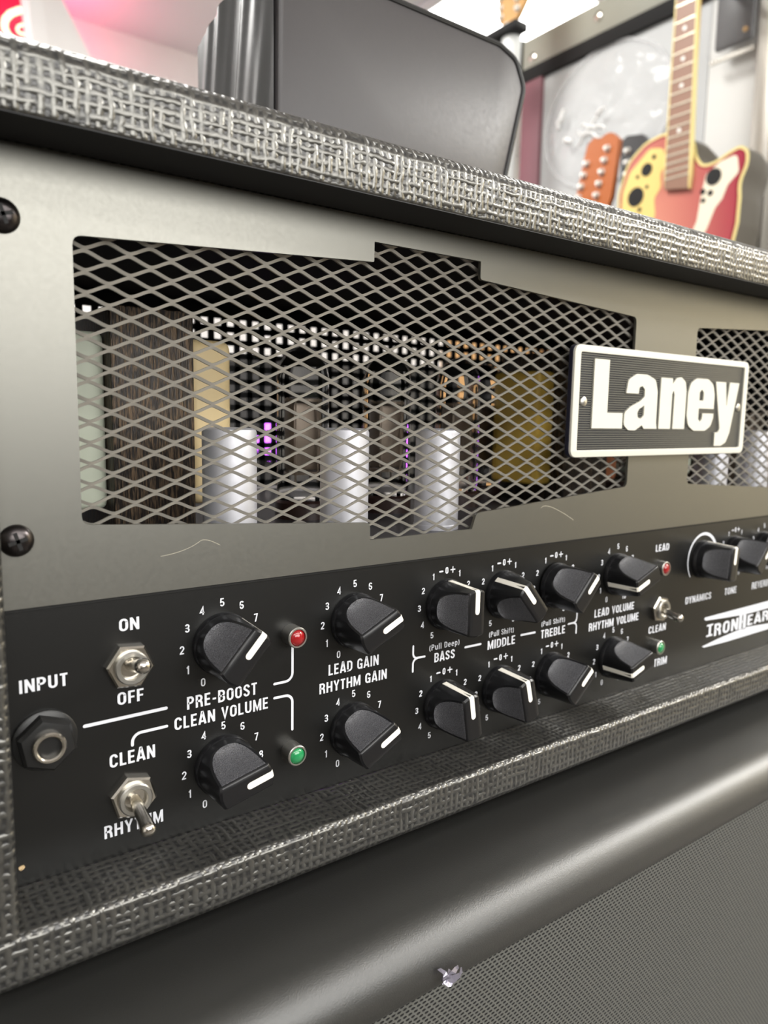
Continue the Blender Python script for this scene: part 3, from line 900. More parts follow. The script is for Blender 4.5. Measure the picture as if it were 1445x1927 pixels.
for z in (-131.2, -124.6):
    poly([(421.2, z), (428.0, z), (428.0, z + 1.1), (421.2, z + 1.1)])
write(lg, 'RON', 429.8, 457.6, -132.0, 7.8, .16, gap=.12)
write(lg, 'EART', 469.0, 505.0, -131.4, 7.0, .16, gap=.1)
lg.build('printed_logo', M['white'], control, smooth=0)

# --- knobs
def knob_meshes():
    H, R = 20.0, 10.9
    def top(u):
        a = abs(u)
        if a < 3.7: return H
        if a < 4.5: return H - .8 * ((a - 3.7) / .8) ** 1.5
        t = (a - 4.5) / (9.6 - 4.5)
        if t >= 1: return 6.4
        return 6.4 + (H - .8 - 6.4) * (.62 * (1 - t) ** 1.35 + .38 * (1 - t) ** 3.2)
    us = [-10.5, -10.2, -9.7, -9.2, -8.6, -8, -7.3, -6.6, -6, -5.5, -5, -4.7, -4.5, -4.25, -4.0, -3.7, -2, 0]
    us = us + [-u for u in reversed(us[:-1])]
    def rad(h): return R - .75 * h / H
    mb = MB()
    NV = 8
    cols = []
    for u in us:
        h = top(u)
        col = []
        ve = math.sqrt(max(rad(h) ** 2 - u * u, .02)) if abs(u) < rad(h) else .1
        for j in range(NV + 1):
            t = -1 + 2 * j / NV
            edge = 0.7 if abs(t) == 1 else 0.0
            v = t * ve if abs(t) < 1 else math.copysign(ve, t)
            col.append(mb.bm.verts.new((u, -(h - edge), v)))
        # drop inner neighbours close to the rim so that the rim is a small chamfer
        s = max(ve - .8, ve * .8)
        col[1].co.z, col[-2].co.z = -s, s
        cols.append((col, u, ve))
    for (c0, _, _), (c1, _, _) in zip(cols, cols[1:]):
        for j in range(NV):
            f = mb.bm.faces.new((c0[j], c1[j], c1[j + 1], c0[j + 1]))
            f.material_index = 1 if max(abs(v.co.x) for v in f.verts) > 4.55 and 1 <= j < NV - 1 else 0
    # outer wall: boundary loop down to the panel
    loop = [c[0][0] for c in cols] + [v for v in cols[-1][0][1:]] + [c[0][-1] for c in reversed(cols[:-1])] + [v for v in reversed(cols[0][0][1:-1])]
    base = []
    for v in loop:
        d = Vector((v.co.x, v.co.z))
        d = d.normalized() * R if d.length > 1e-3 else d
        base.append(mb.bm.verts.new((d.x, -1.2, d.y)))
    for i in range(len(loop)):
        j = (i + 1) % len(loop)
        mb.bm.faces.new((loop[i], base[i], base[j], loop[j]))
    mb.lathe([(11.3, .05), (11.3, 1.6), (10.9, 2.4)], (0, 0, 0), (0, -1, 0), 40)
    for v in mb.bm.verts:
        v.co /= 1000
    bmesh.ops.recalc_face_normals(mb.bm, faces=list(mb.bm.faces))
    me = bpy.data.meshes.new('control_knob')
    mb.bm.to_mesh(me); mb.bm.free()
    me.set_sharp_from_angle(angle=math.radians(32))
    for p in me.polygons: p.use_smooth = True
    me.materials.append(M['knob']); me.materials.append(M['grain_lit'])
    # pointer line: half way over the ridge, then down its end
    mb = MB()
    rt, rb = rad(H), rad(1.6)
    wd = 1.2
    def sec(v, h): return [mb.bm.verts.new((-wd, -h, v)), mb.bm.verts.new((wd, -h, v))]
    pts = [(.9, H + .12), (rt - .8, H + .12), (rt - .05, H - .6), (rb + .12, 2.5)]
    rows = [sec(*p) for p in pts]
    inner = [(.9, H - .2), (rt - 1.0, H - .2), (rt - .6, H - 1), (rb - .5, 2.5)]
    rows2 = [sec(*p) for p in inner]
    for a, b in zip(rows, rows[1:]): mb.bm.faces.new((a[0], a[1], b[1], b[0]))
    for a, b in zip(rows2, rows2[1:]): mb.bm.faces.new((a[0], b[0], b[1], a[1]))
    for a, b, c, d in zip(rows, rows[1:], rows2, rows2[1:]):
        mb.bm.faces.new((a[0], b[0], d[0], c[0])); mb.bm.faces.new((a[1], c[1], d[1], b[1]))
    n = 8                                # rounded tail of the line
    mb.bm.faces.new([mb.bm.verts.new((wd * math.cos(PI + PI * i / n), -(H + .12), .9 + wd * math.sin(PI + PI * i / n))) for i in range(n + 1)])
    for v in mb.bm.verts: v.co /= 1000
    bmesh.ops.recalc_face_normals(mb.bm, faces=list(mb.bm.faces))
    ml = bpy.data.meshes.new('pointer_line')
    mb.bm.to_mesh(ml); mb.bm.free()
    ml.materials.append(M['cream'])
    return me, ml
KM, LM = knob_meshes()
def knob(x, z, ang, pull=0.0):
    o = bpy.data.objects.new('control_knob', KM)
    COL.objects.link(o)
    place(o, (x, -pull, z), amp)
    o.rotation_euler = (0, math.radians(ang), 0)
    c = bpy.data.objects.new('pointer_line', LM)
    COL.objects.link(c)
    c.parent = o
    return o
for x, zu, zl in zip(kx, (42, 64, 0, -41, 43, 249, 5, 43, 43, 20), (77, 62, -9, -14, 48, 252, None, None, None, None)):
    pull = 0.0
    knob(x, KU, zu, 0.8 if x == 280.2 else 0)
    if zl is not None:
        knob(x, KL, zl)

# --- toggle switches
def toggle(x, z, tipz, L, ang):
    sw = MB().lathe([(7.9, 0), (7.9, 1.9), (7.2, 2.5)], (x, -.05, z), (0, -1, 0), 6, phase=ang).build('toggle_switch', M['chrome'], amp, (x, 0, z), smooth=20)
    mb = MB().lathe([(5.6, 0), (5.6, 3.6), (5.2, 4.0), (4.0, 4.0), (3.6, 3.6), (3.4, 1.2), (.01, 1.0)], (x, -.2, z), (0, -1, 0), 28, cap0=False, cap1=False)
    mb.build('threaded_bushing', M['bezel'], sw, (x, 0, z))
    MB().lathe([(3.5, 0), (.01, .05)], (x, -1.3, z), (0, -1, 0), 16, cap0=False, cap1=False).build('switch_hole', M['hole'], sw, (x, 0, z))
    tip = Vector((x, -L, tipz)); b0 = Vector((x, -1.0, z))
    d = (tip - b0)
    ln = d.length
    d.normalize()
    mb = MB().lathe([(1.8, 0), (1.9, 3), (2.2, ln * .6), (2.55, ln - 2.0), (2.5, ln - 1.0), (2.1, ln - .1), (1.3, ln + .5), (.01, ln + .75)], b0, d, 20, cap1=False)
    mb.build('lever', M['chrome'], sw, (x, 0, z))
toggle(72.2, -83.2, -78.9, 15.8, .1)
toggle(72.2, -128.7, -133.8, 17.0, .25)
toggle(369.2, -105.7, -108.6, 14.5, .2)

# --- indicator lamps
for x, z, m, h in ((132.5, -82.4, 'red_lens', 6.0), (132.5, -128.5, 'green_lens', 6.0), (369.0, -82.2, 'red_lens', 3.6), (368.0, -127.6, 'green_lens', 4.2)):
    la = MB().lathe([(4.0, 0), (4.0, h - .3), (3.7, h), (3.2, h), (3.1, h - .8)], (x, 0, z), (0, -1, 0), 28, cap1=False).build('indicator_lamp', M['bezel'], amp, (x, 0, z))
    MB().lathe([(3.15, h - .9), (2.9, h - .3), (2.2, h + .35), (1.2, h + .75), (.01, h + .9)], (x, 0, z), (0, -1, 0), 20, cap1=False).build('lens', M[m], la, (x, 0, z))

# --- input jack
jx, jz = 45.6, -102.2
jk = MB().lathe([(9.6, 0), (9.6, 1.2), (9.0, 1.6)], (jx, -.05, jz), (0, -1, 0), 36).build('input_jack', M['jack'], amp, (jx, 0, jz))
MB().lathe([(9.0, 1.6), (9.0, 4.4), (8.0, 5.6), (6.6, 5.8), (5.0, 5.8)], (jx, 0, jz), (0, -1, 0), 6, phase=.35).build('hex_nut', M['jack'], jk, (jx, 0, jz), smooth=20)
MB().lathe([(4.9, 5.0), (4.9, 7.6), (4.5, 8.1), (3.9, 8.1), (3.5, 7.7), (3.4, 1.0)], (jx, 0, jz), (0, -1, 0), 28, cap0=False, cap1=False).build('metal_sleeve', M['chrome'], jk, (jx, 0, jz))
MB().lathe([(3.5, 3.0), (.01, 3.05)], (jx, 0, jz), (0, -1, 0), 20, cap0=False, cap1=False).build('jack_hole', M['hole'], jk, (jx, 0, jz))

# --- inside of the head
mb = MB()
mb.box(IL, IR, 3.6, YB - 6, -54, -52)
mb.box(IL, IR, 3.6, 5.4, -148, -54)
mb.build('chassis', M['chassis'], amp)
# rear grille: square perforations
mb = MB()
gy = 232.0
for i in range(int((IR - IL) / 9.2) + 1):
    x = IL + 1 + i * 9.2
    if x < IR: mb.box(x, x + 4.1, gy, gy + 1.5, -50, 66)
for j in range(14):
    z = -50 + j * 8.6
    mb.box(IL + 1, IR - 1, gy, gy + 1.5, z, z + 3.9)
mb.box(IL + 1, IR - 1, gy - 1, gy + 3, 62, ZL + .2)
mb.build('rear_grille', M['rear'], amp, smooth=0)
mb = MB()
mb.box(IL, IR, 4, gy - 1, ZL - 3, ZL - .3)
mb.box(IL, IL + 2, 4, gy - 1, -52, ZL - 3)
mb.box(IR - 2, IR, 4, gy - 1, -52, ZL - 3)
mb.build('inner_lining', M['inside'], amp, smooth=0)
# transformers
def transformer(x0, x1, y0, y1, z1, c0, c1, xl, xr, zt):
    t = MB().box(x0, x1, y0, y1, -52, z1, .8).build('transformer', M['core'], amp, ((x0 + x1) / 2, (y0 + y1) / 2, -52))
    if c0: MB().box(xl, x0, y0 + 8, y1 - 8, -40, zt, 3, 3).build('winding', M[c0], t)
    if c1: MB().box(x1, xr, y0 + 6, y1 - 8, -40, zt, 4, 3).build('winding', M[c1], t)
transformer(87.0, 121.0, 62, 140, 41, 'pale', 'beige', 68.0, 141.0, 31)
transformer(350.0, 392.0, 58, 112, 40, 'yellow', 'copper', 334.0, 412.0, 28)
transformer(520.0, 570.0, 70, 150, 40, 'pale', 'beige', 500.0, 590.0, 30)
# preamp tubes under aluminium shields
def shield(x, y):
    s = MB().lathe([(10.6, 0), (10.6, 2), (10.3, 2.4), (10.3, 44.5), (9.9, 45.6), (8.6, 46.2), (7.2, 46.3), (.01, 46.4)], (x, y, -51.9), (0, 0, 1), 32, cap1=False).build('tube_shield', M['alu'], amp, (x, y, -52))
for x in (119.8, 172.2, 223.6, 455.0, 507.0, 560.0):
    shield(x, 25.0)
# power tubes
def tube(x, y, r=13.0, h=86):
    b = MB().lathe([(r + 1, 0), (r + 1, 8), (r - .5, 9)], (x, y, -52), (0, 0, 1), 28).build('power_tube', M['brown'], amp, (x, y, -52))
    g = MB().lathe([(r - 1, 9.2), (r, 13), (r, h - 16), (r * .9, h - 9), (r * .6, h - 3), (.3, h)], (x, y, -52), (0, 0, 1), 28).build('glass_envelope', M['glass'], b, (x, y, -52))
    mb = MB().box(x - 8, x + 8, y - 5, y + 5, -52 + 24, -52 + h - 28, 2)
    mb.lathe([(9, h - 28), (9, h - 26.5)], (x, y, -52), (0, 0, 1), 20)
    mb.lathe([(9, 22), (9, 23.5)], (x, y, -52), (0, 0, 1), 20)
    for a in (0, 1, 2, 3):
        mb.tube([(x + 8 * math.cos(a * PI / 2 + .6), y + 8 * math.sin(a * PI / 2 + .6), -52 + 18), (x + 8 * math.cos(a * PI / 2 + .6), y + 8 * math.sin(a * PI / 2 + .6), -52 + h - 26)], .5, 6)
    mb.build('plate_structure', M['plate'], b, (x, y, -52))
    MB().lathe([(r * .86, h - 10.5), (r * .57, h - 4.2), (.3, h - 1.2)], (x, y, -52), (0, 0, 1), 24, cap0=False).build('getter_flash', M['getter'], b, (x, y, -52))
for x in (188, 240, 291):
    tube(x, 88)
tube(334, 112)
for x in (446, 488, 620):
    tube(x, 88)

# ================================================================== CASE ON TOP OF THE AMPLIFIER
case = thing('vinyl_case', 'black vinyl-covered case with rounded corner standing on top of the amplifier', 'case', (262, 145, ZT))
cf, cb_ = 100.0, 196.0
outl = [(180.0, ZT + .2), (322, ZT + .2), (347.5, 198), (340, 212), (326, 216.5), (200, 216.6), (181, 216.6)]
outl = rounded(outl, [1, 6, 10, 10, 14, 3, 3], 5)
mb = MB()
n = len(outl)
def ring(y, inset):
    c = Vector((262, 155))
    return [mb.bm.verts.new((p[0] + (c.x - p[0]) * inset, y, max(ZT + .2, min(p[1] + (c.y - p[1]) * inset, 216.8 - .2 * max(0, y - 154))))) for p in outl]
rings = [ring(cf, .02), ring(cf - 1.2 + 2, .005), ring(cf + 3, 0), ring(154, 0), ring(cb_ - 3, 0), ring(cb_, .02)]
mb.bm.faces.new(list(reversed(rings[0]))); mb.bm.faces.new(rings[-1])
for a, b in zip(rings, rings[1:]):
    for i in range(n):
        mb.bm.faces.new((a[i], a[(i + 1) % n], b[(i + 1) % n], b[i]))
mb.build('case_body', M['case'], case, smooth=40)
mb = MB()
edge = [(p[0], cf + .6, p[1]) for p in outl if p[1] > ZT + 2]
mb.tube(edge, 1.7, 8)
mb.build('piping', M['piping'], case)
# gathered side panel
def fold(u, v):
    y = cf + 3 + (cb_ - cf - 3) * u
    ztop = 216.6 - .2 * max(0, y - 154)
    z = ZT + .4 + (ztop - ZT - .4) * v
    ph = u * 12 - (1 - v) * 2.6
    d = (1.3 + 1.1 * math.sin(ph) + .8 * math.sin(ph * 1.9 + 1) + .5 * math.sin(ph * 3.3 + v * 2)) * min(1, u * 6) * (1 - .9 * max(0, u - .9) / .1)
    return (179.6 - .85 * max(0, d), y, z)
mb = MB().grid(48, 24, fold)
mb.build('gathered_side', M['case_side'], case, smooth=180)

# ================================================================== BACKGROUND: guitar wall on the right
PXW = 1700.0
M['board'] = wall_mat('grey slat board', srgb(190, 192, 192), srgb(200, 202, 202), 0.5)
M['board2'] = mat('pale grey board', srgb(226, 226, 222), 0.5)
M['steel_beam'] = mat('grey painted beam', srgb(158, 158, 146), 0.45)
M['black_trim'] = mat('black trim', srgb(12, 12, 12), 0.8)
M['maroon'] = mat('maroon post', srgb(128, 84, 92), 0.5)
M['steel_post'] = mat('brushed post', srgb(180, 176, 168), 0.35, 0.7)
rack = thing('display_wall', 'grey partition panel with black-edged top beam behind the guitars', 'display wall', (PXW + 30, 600, FZ))
MB().box(PXW, PXW + 40, 830, 1415, FZ, 1000).build('panel', M['board'], rack)
MB().box(PXW, PXW + 40, 250, 828, FZ, 1000).build('panel', M['board2'], rack)
MB().box(PXW - 12, PXW + 50, 250, 1425, 1012, 1092, 2).build('beam', M['steel_beam'], rack)
MB().box(PXW - 14, PXW + 50, 250, 1428, 974, 1012, 1).build('black_edge', M['black_trim'], rack)
MB().box(PXW - 16, PXW + 40, 1421, 1446, 955, 1096, 1).build('beam_end', M['black_trim'], rack)
MB().box(PXW - 12, PXW + 40, 1345, 1420, FZ, 984, 2).build('post', M['maroon'], rack)
for y, z in ((1150, 1056), (1382, 1035)):
    MB().lathe([(14, 0), (14, 2), (9, 5), (.1, 6)], (PXW - 12, y, z), (-1, 0, 0), 20, cap1=False).build('bolt', M['chrome'], rack)
MB().box(1660, 1696, 648, 692, FZ, CZ, 2).build('metal_post', M['steel_post'])
tag(bpy.data.objects['metal_post'], 'brushed metal upright post at the right edge beyond the guitars', 'post')

# clear plastic sheet hung on the partition
M['peg'] = mat('bright chrome', srgb(238, 236, 230), 0.28, 0.8)
M['thin'] = mat('thin clear bag', (0.95, 0.96, 0.97, 1), 0.2, 0, 0.3, Alpha=0.1)
M['plastic'] = mat('clear plastic sheet', (0.95, 0.96, 0.97, 1), 0.12, 0, 0.6, Alpha=0.3)
noise_bump(M['plastic'], 7, 0.9, 0.03, detail=3)
def sheet(u, v):
    y = 900 + 490 * u
    z = 560 + 400 * v
    rr = random.Random(int(u * 40) * 97 + int(v * 30))
    return (PXW - 14 - 8 * math.sin(PI * u) * math.sin(PI * v) - 3.5 * math.sin(9 * u + 5 * v) - 3 * math.sin(17 * v - 11 * u), y, z)
mb = MB()
# disc-shaped bag
nr, na = 10, 48
cyy, czz, rad_ = 1120.0, 800.0, 205.0
vs = [[None] * na for _ in range(nr + 1)]
for i in range(nr + 1):
    for j in range(na):
        r = rad_ * i / nr
        a = 2 * PI * j / na
        y, z = cyy + r * math.cos(a), czz + r * .86 * math.sin(a)
        bul = 20 * math.sqrt(max(0, 1 - (i / nr) ** 2)) + 3 * math.sin(5 * a + i) * (i / nr) * (1 - i / nr) * 4
        vs[i][j] = mb.bm.verts.new((PXW - 3 - bul, y, z))
for i in range(nr):
    for j in range(na):
        mb.bm.faces.new((vs[i][j], vs[i][(j + 1) % na], vs[i + 1][(j + 1) % na], vs[i + 1][j]))
bag = mb.build('plastic_bag', M['plastic'], smooth=180)
tag(bag, 'round clear plastic bag hanging crumpled on the grey partition', 'plastic bag')
M['shine'] = mat('painted plastic glint', srgb(238, 238, 236), 0.3)  # opaque white standing in for reflections on the crumpled plastic
mb = MB()
mb.tube([(PXW - 6, cyy + rad_ * math.cos(a), czz + rad_ * .86 * math.sin(a)) for a in [2 * PI * i / 60 for i in range(61)]], 5, 8)
mb.build('bag_seam', M['plastic'], bag)
rnd = random.Random(3)
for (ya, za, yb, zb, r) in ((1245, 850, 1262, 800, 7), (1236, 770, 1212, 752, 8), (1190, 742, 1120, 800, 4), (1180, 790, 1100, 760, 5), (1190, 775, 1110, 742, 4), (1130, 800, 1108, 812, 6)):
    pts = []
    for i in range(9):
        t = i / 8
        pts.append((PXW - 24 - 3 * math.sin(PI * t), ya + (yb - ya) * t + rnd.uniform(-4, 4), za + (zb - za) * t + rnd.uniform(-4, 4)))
    MB().tube(pts, [r * .4 + r * .6 * math.sin(PI * (i + .5) / 9) for i in range(9)], 8).build('crease_glint', M['shine'], bag)

# black item in a clear bag, top right
bk = thing('bagged_accessory', 'black flat accessory hanging in a clear plastic bag at the top right', 'accessory', (1658, 740, 815))
M['pouch'] = mat('black pouch', srgb(44, 40, 42), 0.4)
MB().box(1651, 1666, 700, 790, 828, 1005, 8, 3).build('black_pouch', M['pouch'], bk)
MB().box(1645, 1672, 696, 806, 815, 1014, 9, 3).build('clear_bag', M['thin'], bk)
mb = MB()
for i in range(13):
    y = 698 + i * 8.0
    mb.box(1655, 1661, y, y + 4.8, 804, 814)
mb.build('crimped_seal', M['steel_post'], bk)
MB().lathe([(6, 0), (5, 3), (.1, 4)], (1651, 716, 850), (-1, 0, 0), 16, cap1=False).build('snap_button', mat('brass', srgb(190, 150, 90), 0.3, 0.8), bk)
MB().tube([(1658, 750, 1008), (1658, 750, 1052), (1678, 750, 1064), (PXW - 12, 750, 1064)], 3, 8).build('hook', M['chrome'], bk)

# ---------------- guitars
M['wine'] = mat('dark red edge', srgb(150, 40, 56), 0.15, 0, 0.5, Coat_Weight=0.6)
M['cream_bind'] = mat('cream binding', srgb(238, 220, 150), 0.3)
M['bowl'] = mat('grey bowl back', srgb(92, 86, 76), 0.4)
M['fret_wood'] = mat('rosewood fingerboard', srgb(150, 112, 92), 0.4)
M['fretw'] = mat('fret wire', srgb(232, 222, 200), 0.25, 0.8)
M['pearl'] = mat('pearl dot', srgb(250, 248, 240), 0.3)
M['leafy'] = mat('pale maple leaf inlay', srgb(240, 212, 130), 0.3)
M['leafw'] = mat('white maple leaf inlay', srgb(248, 238, 214), 0.25)
M['orange_wood'] = mat('orange headstock veneer', srgb(184, 100, 46), 0.3)
M['dark_wood'] = mat('black headstock veneer', srgb(40, 38, 40), 0.25)
M['tan_wood'] = mat('tan headstock veneer', srgb(206, 160, 104), 0.35)
def YZ(X):
    return lambda u, v, t: (X + t, u, v)
GX = 1500.0
gt = thing('electro_acoustic_guitar', 'red sunburst round-backed guitar with cream binding and clustered small soundholes', 'guitar', (GX + 60, 760, 100))
# outline in (Y, Z): upper bout left, cutaway right, full lower bout below the amplifier's top line
body = [(792, 626), (845, 617), (888, 586), (911, 520), (908, 440), (886, 380), (880, 330), (902, 270), (930, 200), (928, 120), (880, 45), (800, 12), (740, 8), (670, 20), (600, 60), (564, 130), (566, 210), (600, 290), (622, 350), (612, 400), (611, 450), (614, 480), (600, 512), (602, 540), (620, 553), (646, 545), (676, 533), (700, 534), (716, 556), (722, 590)]
body = rounded(body, 60, 4)
mb = MB()
F = YZ(GX)
cyg, czg = 760, 320
def sc_ring(X, s):
    return [mb.bm.verts.new((X, cyg + (y - cyg) * s, czg + (z - czg) * s)) for y, z in body]
rs = [sc_ring(GX, 1.0), sc_ring(GX + 8, 1.0), sc_ring(GX + 55, 1.0), sc_ring(GX + 95, .96), sc_ring(GX + 125, .8), sc_ring(GX + 140, .3)]
for a, b in zip(rs, rs[1:]):
    for i in range(len(body)):
        mb.bm.faces.new((a[i], a[(i + 1) % len(body)], b[(i + 1) % len(body)], b[i]))
mb.bm.faces.new(rs[-1])
mb.build('bowl_back', M['bowl'], gt, smooth=60)
def inset(pts, d):
    out = []
    n = len(pts)
    for i in range(n):
        p0, p1, p2 = Vector(pts[i - 1]), Vector(pts[i]), Vector(pts[(i + 1) % n])
        t = (p2 - p0)
        if t.length < 1e-6: out.append(tuple(p1)); continue
        t.normalize()
        nn = Vector((t.y, -t.x))
        out.append(tuple(p1 + nn * d))
    return out
def signed(p):
    return sum(p[i - 1][0] * p[i][1] - p[i][0] * p[i - 1][1] for i in range(len(p)))
sg = -1 if signed(body) > 0 else 1
MB().prism(body, F, -2, 1).build('binding', M['cream_bind'], gt, smooth=20)
MB().prism(inset(body, sg * 6), F, -2.8, 0).build('dark_edge', M['wine'], gt, smooth=20)
MB().prism(inset(body, sg * 10), F, -3.4, 0).build('soundboard', M['burst'], gt, smooth=20)
def onbody(px_list): return px_list
leafL = rounded([(880, 560), (896, 520), (898, 440), (880, 395), (830, 385), (826, 430), (806, 450), (812, 490), (796, 510), (800, 540), (786, 556), (796, 592), (830, 600)], 14, 3)
leafR = rounded([(698, 470), (690, 512), (660, 530), (624, 536), (618, 500), (640, 480), (650, 455), (664, 440), (680, 400), (720, 340), (728, 370), (704, 420)], 10, 3)
MB().prism(leafL, F, -4.2, -2).build('leaf_inlay', M['leafy'], gt, smooth=20)
MB().prism(leafR, F, -4.2, -2).build('leaf_inlay', M['leafw'], gt, smooth=20)
for y, z, r in ((835, 556, 14), (860, 503, 21), (868, 455, 12), (858, 546, 4), (832, 519, 4), (818, 579, 5), (848, 473, 5), (880, 467, 5), (852, 442, 5), (672, 503, 17), (694, 478, 6), (677, 472, 6), (692, 460, 5)):
    MB().lathe([(r, 0), (r, 1.2)], (GX - 4.0, y, z), (-1, 0, 0), 20).build('soundhole', M['hole'], gt)
# neck with frets (Y, Z): nut up beyond the top of the frame
ny = lambda z, s: 752 + (z - 560) * 0.0 + (z - 490) * 0.012 + s * (29 - (z - 490) * .016)
mb = MB()
poly4 = [(ny(490, 1), 500), (ny(490, -1), 490), (ny(960, -1), 960), (ny(960, 1), 960)]
MB().prism(poly4, F, -14, -4).build('fingerboard', M['fret_wood'], gt, smooth=20)
MB().prism([(ny(490, -1) - 3, 520), (ny(490, -1), 490), (ny(960, -1), 960), (ny(960, -1) - 3, 960)], F, -14.5, -3).build('neck_binding', M['cream_bind'], gt, smooth=20)
MB().prism([(ny(490, 1), 500), (ny(490, 1) + 3, 530), (ny(960, 1) + 3, 960), (ny(960, 1), 960)], F, -14.5, -3).build('neck_binding', M['cream_bind'], gt, smooth=20)
mb = MB()
mb.tube([(GX + 12, 754, 560), (GX + 12, 758, 960)], 17, 16)
mb.build('neck', M['tan_wood'], gt)
z = 520.0
gap = 15.0
fz = []
while z < 955:
    fz.append(z)
    mb = MB().box(GX - 15.2, GX - 13.5, ny(z, -1), ny(z, 1), z - 1.6, z + 1.6)
    mb.build('fret', M['fretw'], gt, smooth=0)
    z += gap
    gap *= 1.0595
for i in (5, 9, 11, 13, 15):
    if i + 1 < len(fz):
        zz = (fz[i] + fz[i + 1]) / 2
        MB().lathe([(4.5, 0), (4.5, .8)], (GX - 14, ny(zz, 0), zz), (-1, 0, 0), 16).build('dot_inlay', M['pearl'], gt)
mb = MB()
mb.prism([(720, 960), (790, 960), (800, 1120), (715, 1120)], F, -8, 6)
mb.build('headstock', M['dark_wood'], gt, smooth=20)
mb = MB().tube([(GX + 44, 757, 946), (PXW - 2, 757, 946)], 7, 8).tube([(GX - 10, 724, 952), (GX + 20, 724, 948), (GX + 44, 757, 946), (GX + 20, 792, 948), (GX - 10, 792, 952)], 6, 8)
tag(mb.build('guitar_hanger', M['black_trim']), 'black wall hanger arm cradling the neck of the red sunburst guitar', 'guitar hanger')

def headstock(name, label, pts, m, X, pegs, base, group, hang=True, rad=8, neck=None, pegr=7, thick=14, cat='guitar'):
    t = thing(name, label, cat, base, group)
    MB().prism(rounded(pts, rad, 3), YZ(X), 0, thick).build('headstock', m, t, smooth=20)
    for y, z in pegs:
        p = MB().lathe([(pegr, 0), (pegr, 3), (pegr * .6, 6), (pegr * .6, 10), (.1, 10.5)], (X, y, z), (-1, 0, 0), 14, cap1=False).build('tuning_peg', M['peg'], t)
    if neck:
        MB().tube(neck, 24, 12).build('neck', m, t)
    return t
hp = []
# orange twelve-string headstock, lower middle
P = [(918, 645), (936, 664), (952, 668), (975, 660), (992, 668), (1010, 655), (1018, 625), (1036, 545), (1050, 480), (955, 470), (932, 520)]
pegs = [(949 + i * 6.3, 632 - i * 25, ) for i in range(6)] + [(1008 + i * 6.5, 612 - i * 25) for i in range(5)]
headstock('twelve_string_guitar', 'guitar with an orange wooden headstock and two rows of chrome tuners', P, M['orange_wood'], 1500, pegs, (1500, 985, FZ), None, neck=[(1520, 1000, 490), (1520, 1085, -400)], pegr=8.5)
P = [(884, 640), (905, 668), (950, 676), (966, 668), (960, 560), (962, 470), (905, 470), (890, 560)]
pegs = [(945 - i * 1.0, 640 - i * 27) for i in range(6)]
q_ = 1650 / 1570
P = [(-240 + (y + 240) * q_, z * q_) for y, z in P]
pegs = [(-240 + (y + 240) * q_, z * q_) for y, z in pegs]
headstock('black_headstock_guitar', 'guitar with a black headstock and one row of chrome tuners behind the orange headstock', P, M['dark_wood'], 1650, pegs, (1650, 990, FZ), None, neck=[(1668, 995, 500), (1668, 1000, 0)], pegr=9)
# bodies that carry those necks hang out of sight below the amplifier's top line
for nm, x, y, zc, dp, m in (('twelve_string_guitar', 1530, 1085, -560, 60, M['orange_wood']), ('black_headstock_guitar', 1660, 1000, -230, 24, M['dark_wood'])):
    t = bpy.data.objects[nm]
    outline = [(y + 170 * math.sin(a) * (1 - .22 * math.cos(2 * a)) * (.92 if math.cos(a) > 0 else 1.05), zc + 220 * math.cos(a)) for a in [2 * PI * i / 40 for i in range(40)]]
    MB().prism(outline, YZ(x), -20, dp).build('body', m, t, smooth=20)

# headstock hanging at the top centre, held by a black hanger, pale wrapped neck below
XA = 1500
def onX_pts(pts): return pts
P = [(1330, 1050), (1345, 1200), (1255, 1225), (1228, 1085), (1262, 1045), (1290, 1030)]
pegs = [(1322 + i * 2, 1062 + i * 24) for i in range(6)] + [(1262 + i * 2, 1062 + i * 24) for i in range(6)]
headstock('tan_headstock_guitar', 'guitar with a tan headstock and chrome tuners hanging beyond the case', P, M['tan_wood'], XA, pegs, (XA, 1300, FZ), None, neck=None, pegr=9)
t = bpy.data.objects['tan_headstock_guitar']
MB().tube([(XA + 20, 1300, 1040), (XA + 20, 1330, 300)], [26, 34], 14).build('wrapped_neck', mat('white wrap', srgb(226, 228, 226), 0.3), t)
MB().box(XA - 20, XA + 30, 1250, 1400, 1008, 1030, 5).build('hanger', M['black_trim'], t)
outline = [(1330 + 180 * math.sin(a), 160 + 220 * math.cos(a)) for a in [2 * PI * i / 40 for i in range(40)]]
MB().prism(outline, YZ(XA), -20, 60).build('body', M['tan_wood'], t, smooth=20)

# ---------------- neon sign, column at the far left
M['neon_board'] = mat('red sign board', srgb(230, 30, 80), 0.5)
sign = thing('neon_sign', 'glowing red neon sign on the back wall at the far left', 'neon sign', (740, Y1, 1650))
MB().box(380, 900, Y1 - 30, Y1, 1480, 1748, 4).build('sign_board', M['neon_board'], sign)
def emit(name, col, s):
    m = mat(name, (0, 0, 0, 1), 0.5)
    b = m.node_tree.nodes['Principled BSDF']
    b.inputs['Emission Color'].default_value = col
    b.inputs['Emission Strength'].default_value = s
    return m
M['neon'] = emit('neon tube', (1, 0.16, 0.1, 1), 14)
NL = [(800, 1696), (762, 1692), (725, 1684), (690, 1660), (668, 1630), (664, 1600), (676, 1572), (700, 1557), (760, 1555), (800, 1556)]
NS = [(800, 1640), (764, 1636), (735, 1630), (718, 1618), (713, 1604), (720, 1594), (740, 1591), (800, 1592)]
MB().tube([(x, Y1 - 60, z) for x, z in rounded(NL, 14, 3)[4:-4]], 13, 12).build('neon_tube', M['neon'], sign)
MB().tube([(x, Y1 - 60, z) for x, z in rounded(NS, 8, 3)[4:-4]], 5, 10).build('neon_tube', M['neon'], sign)
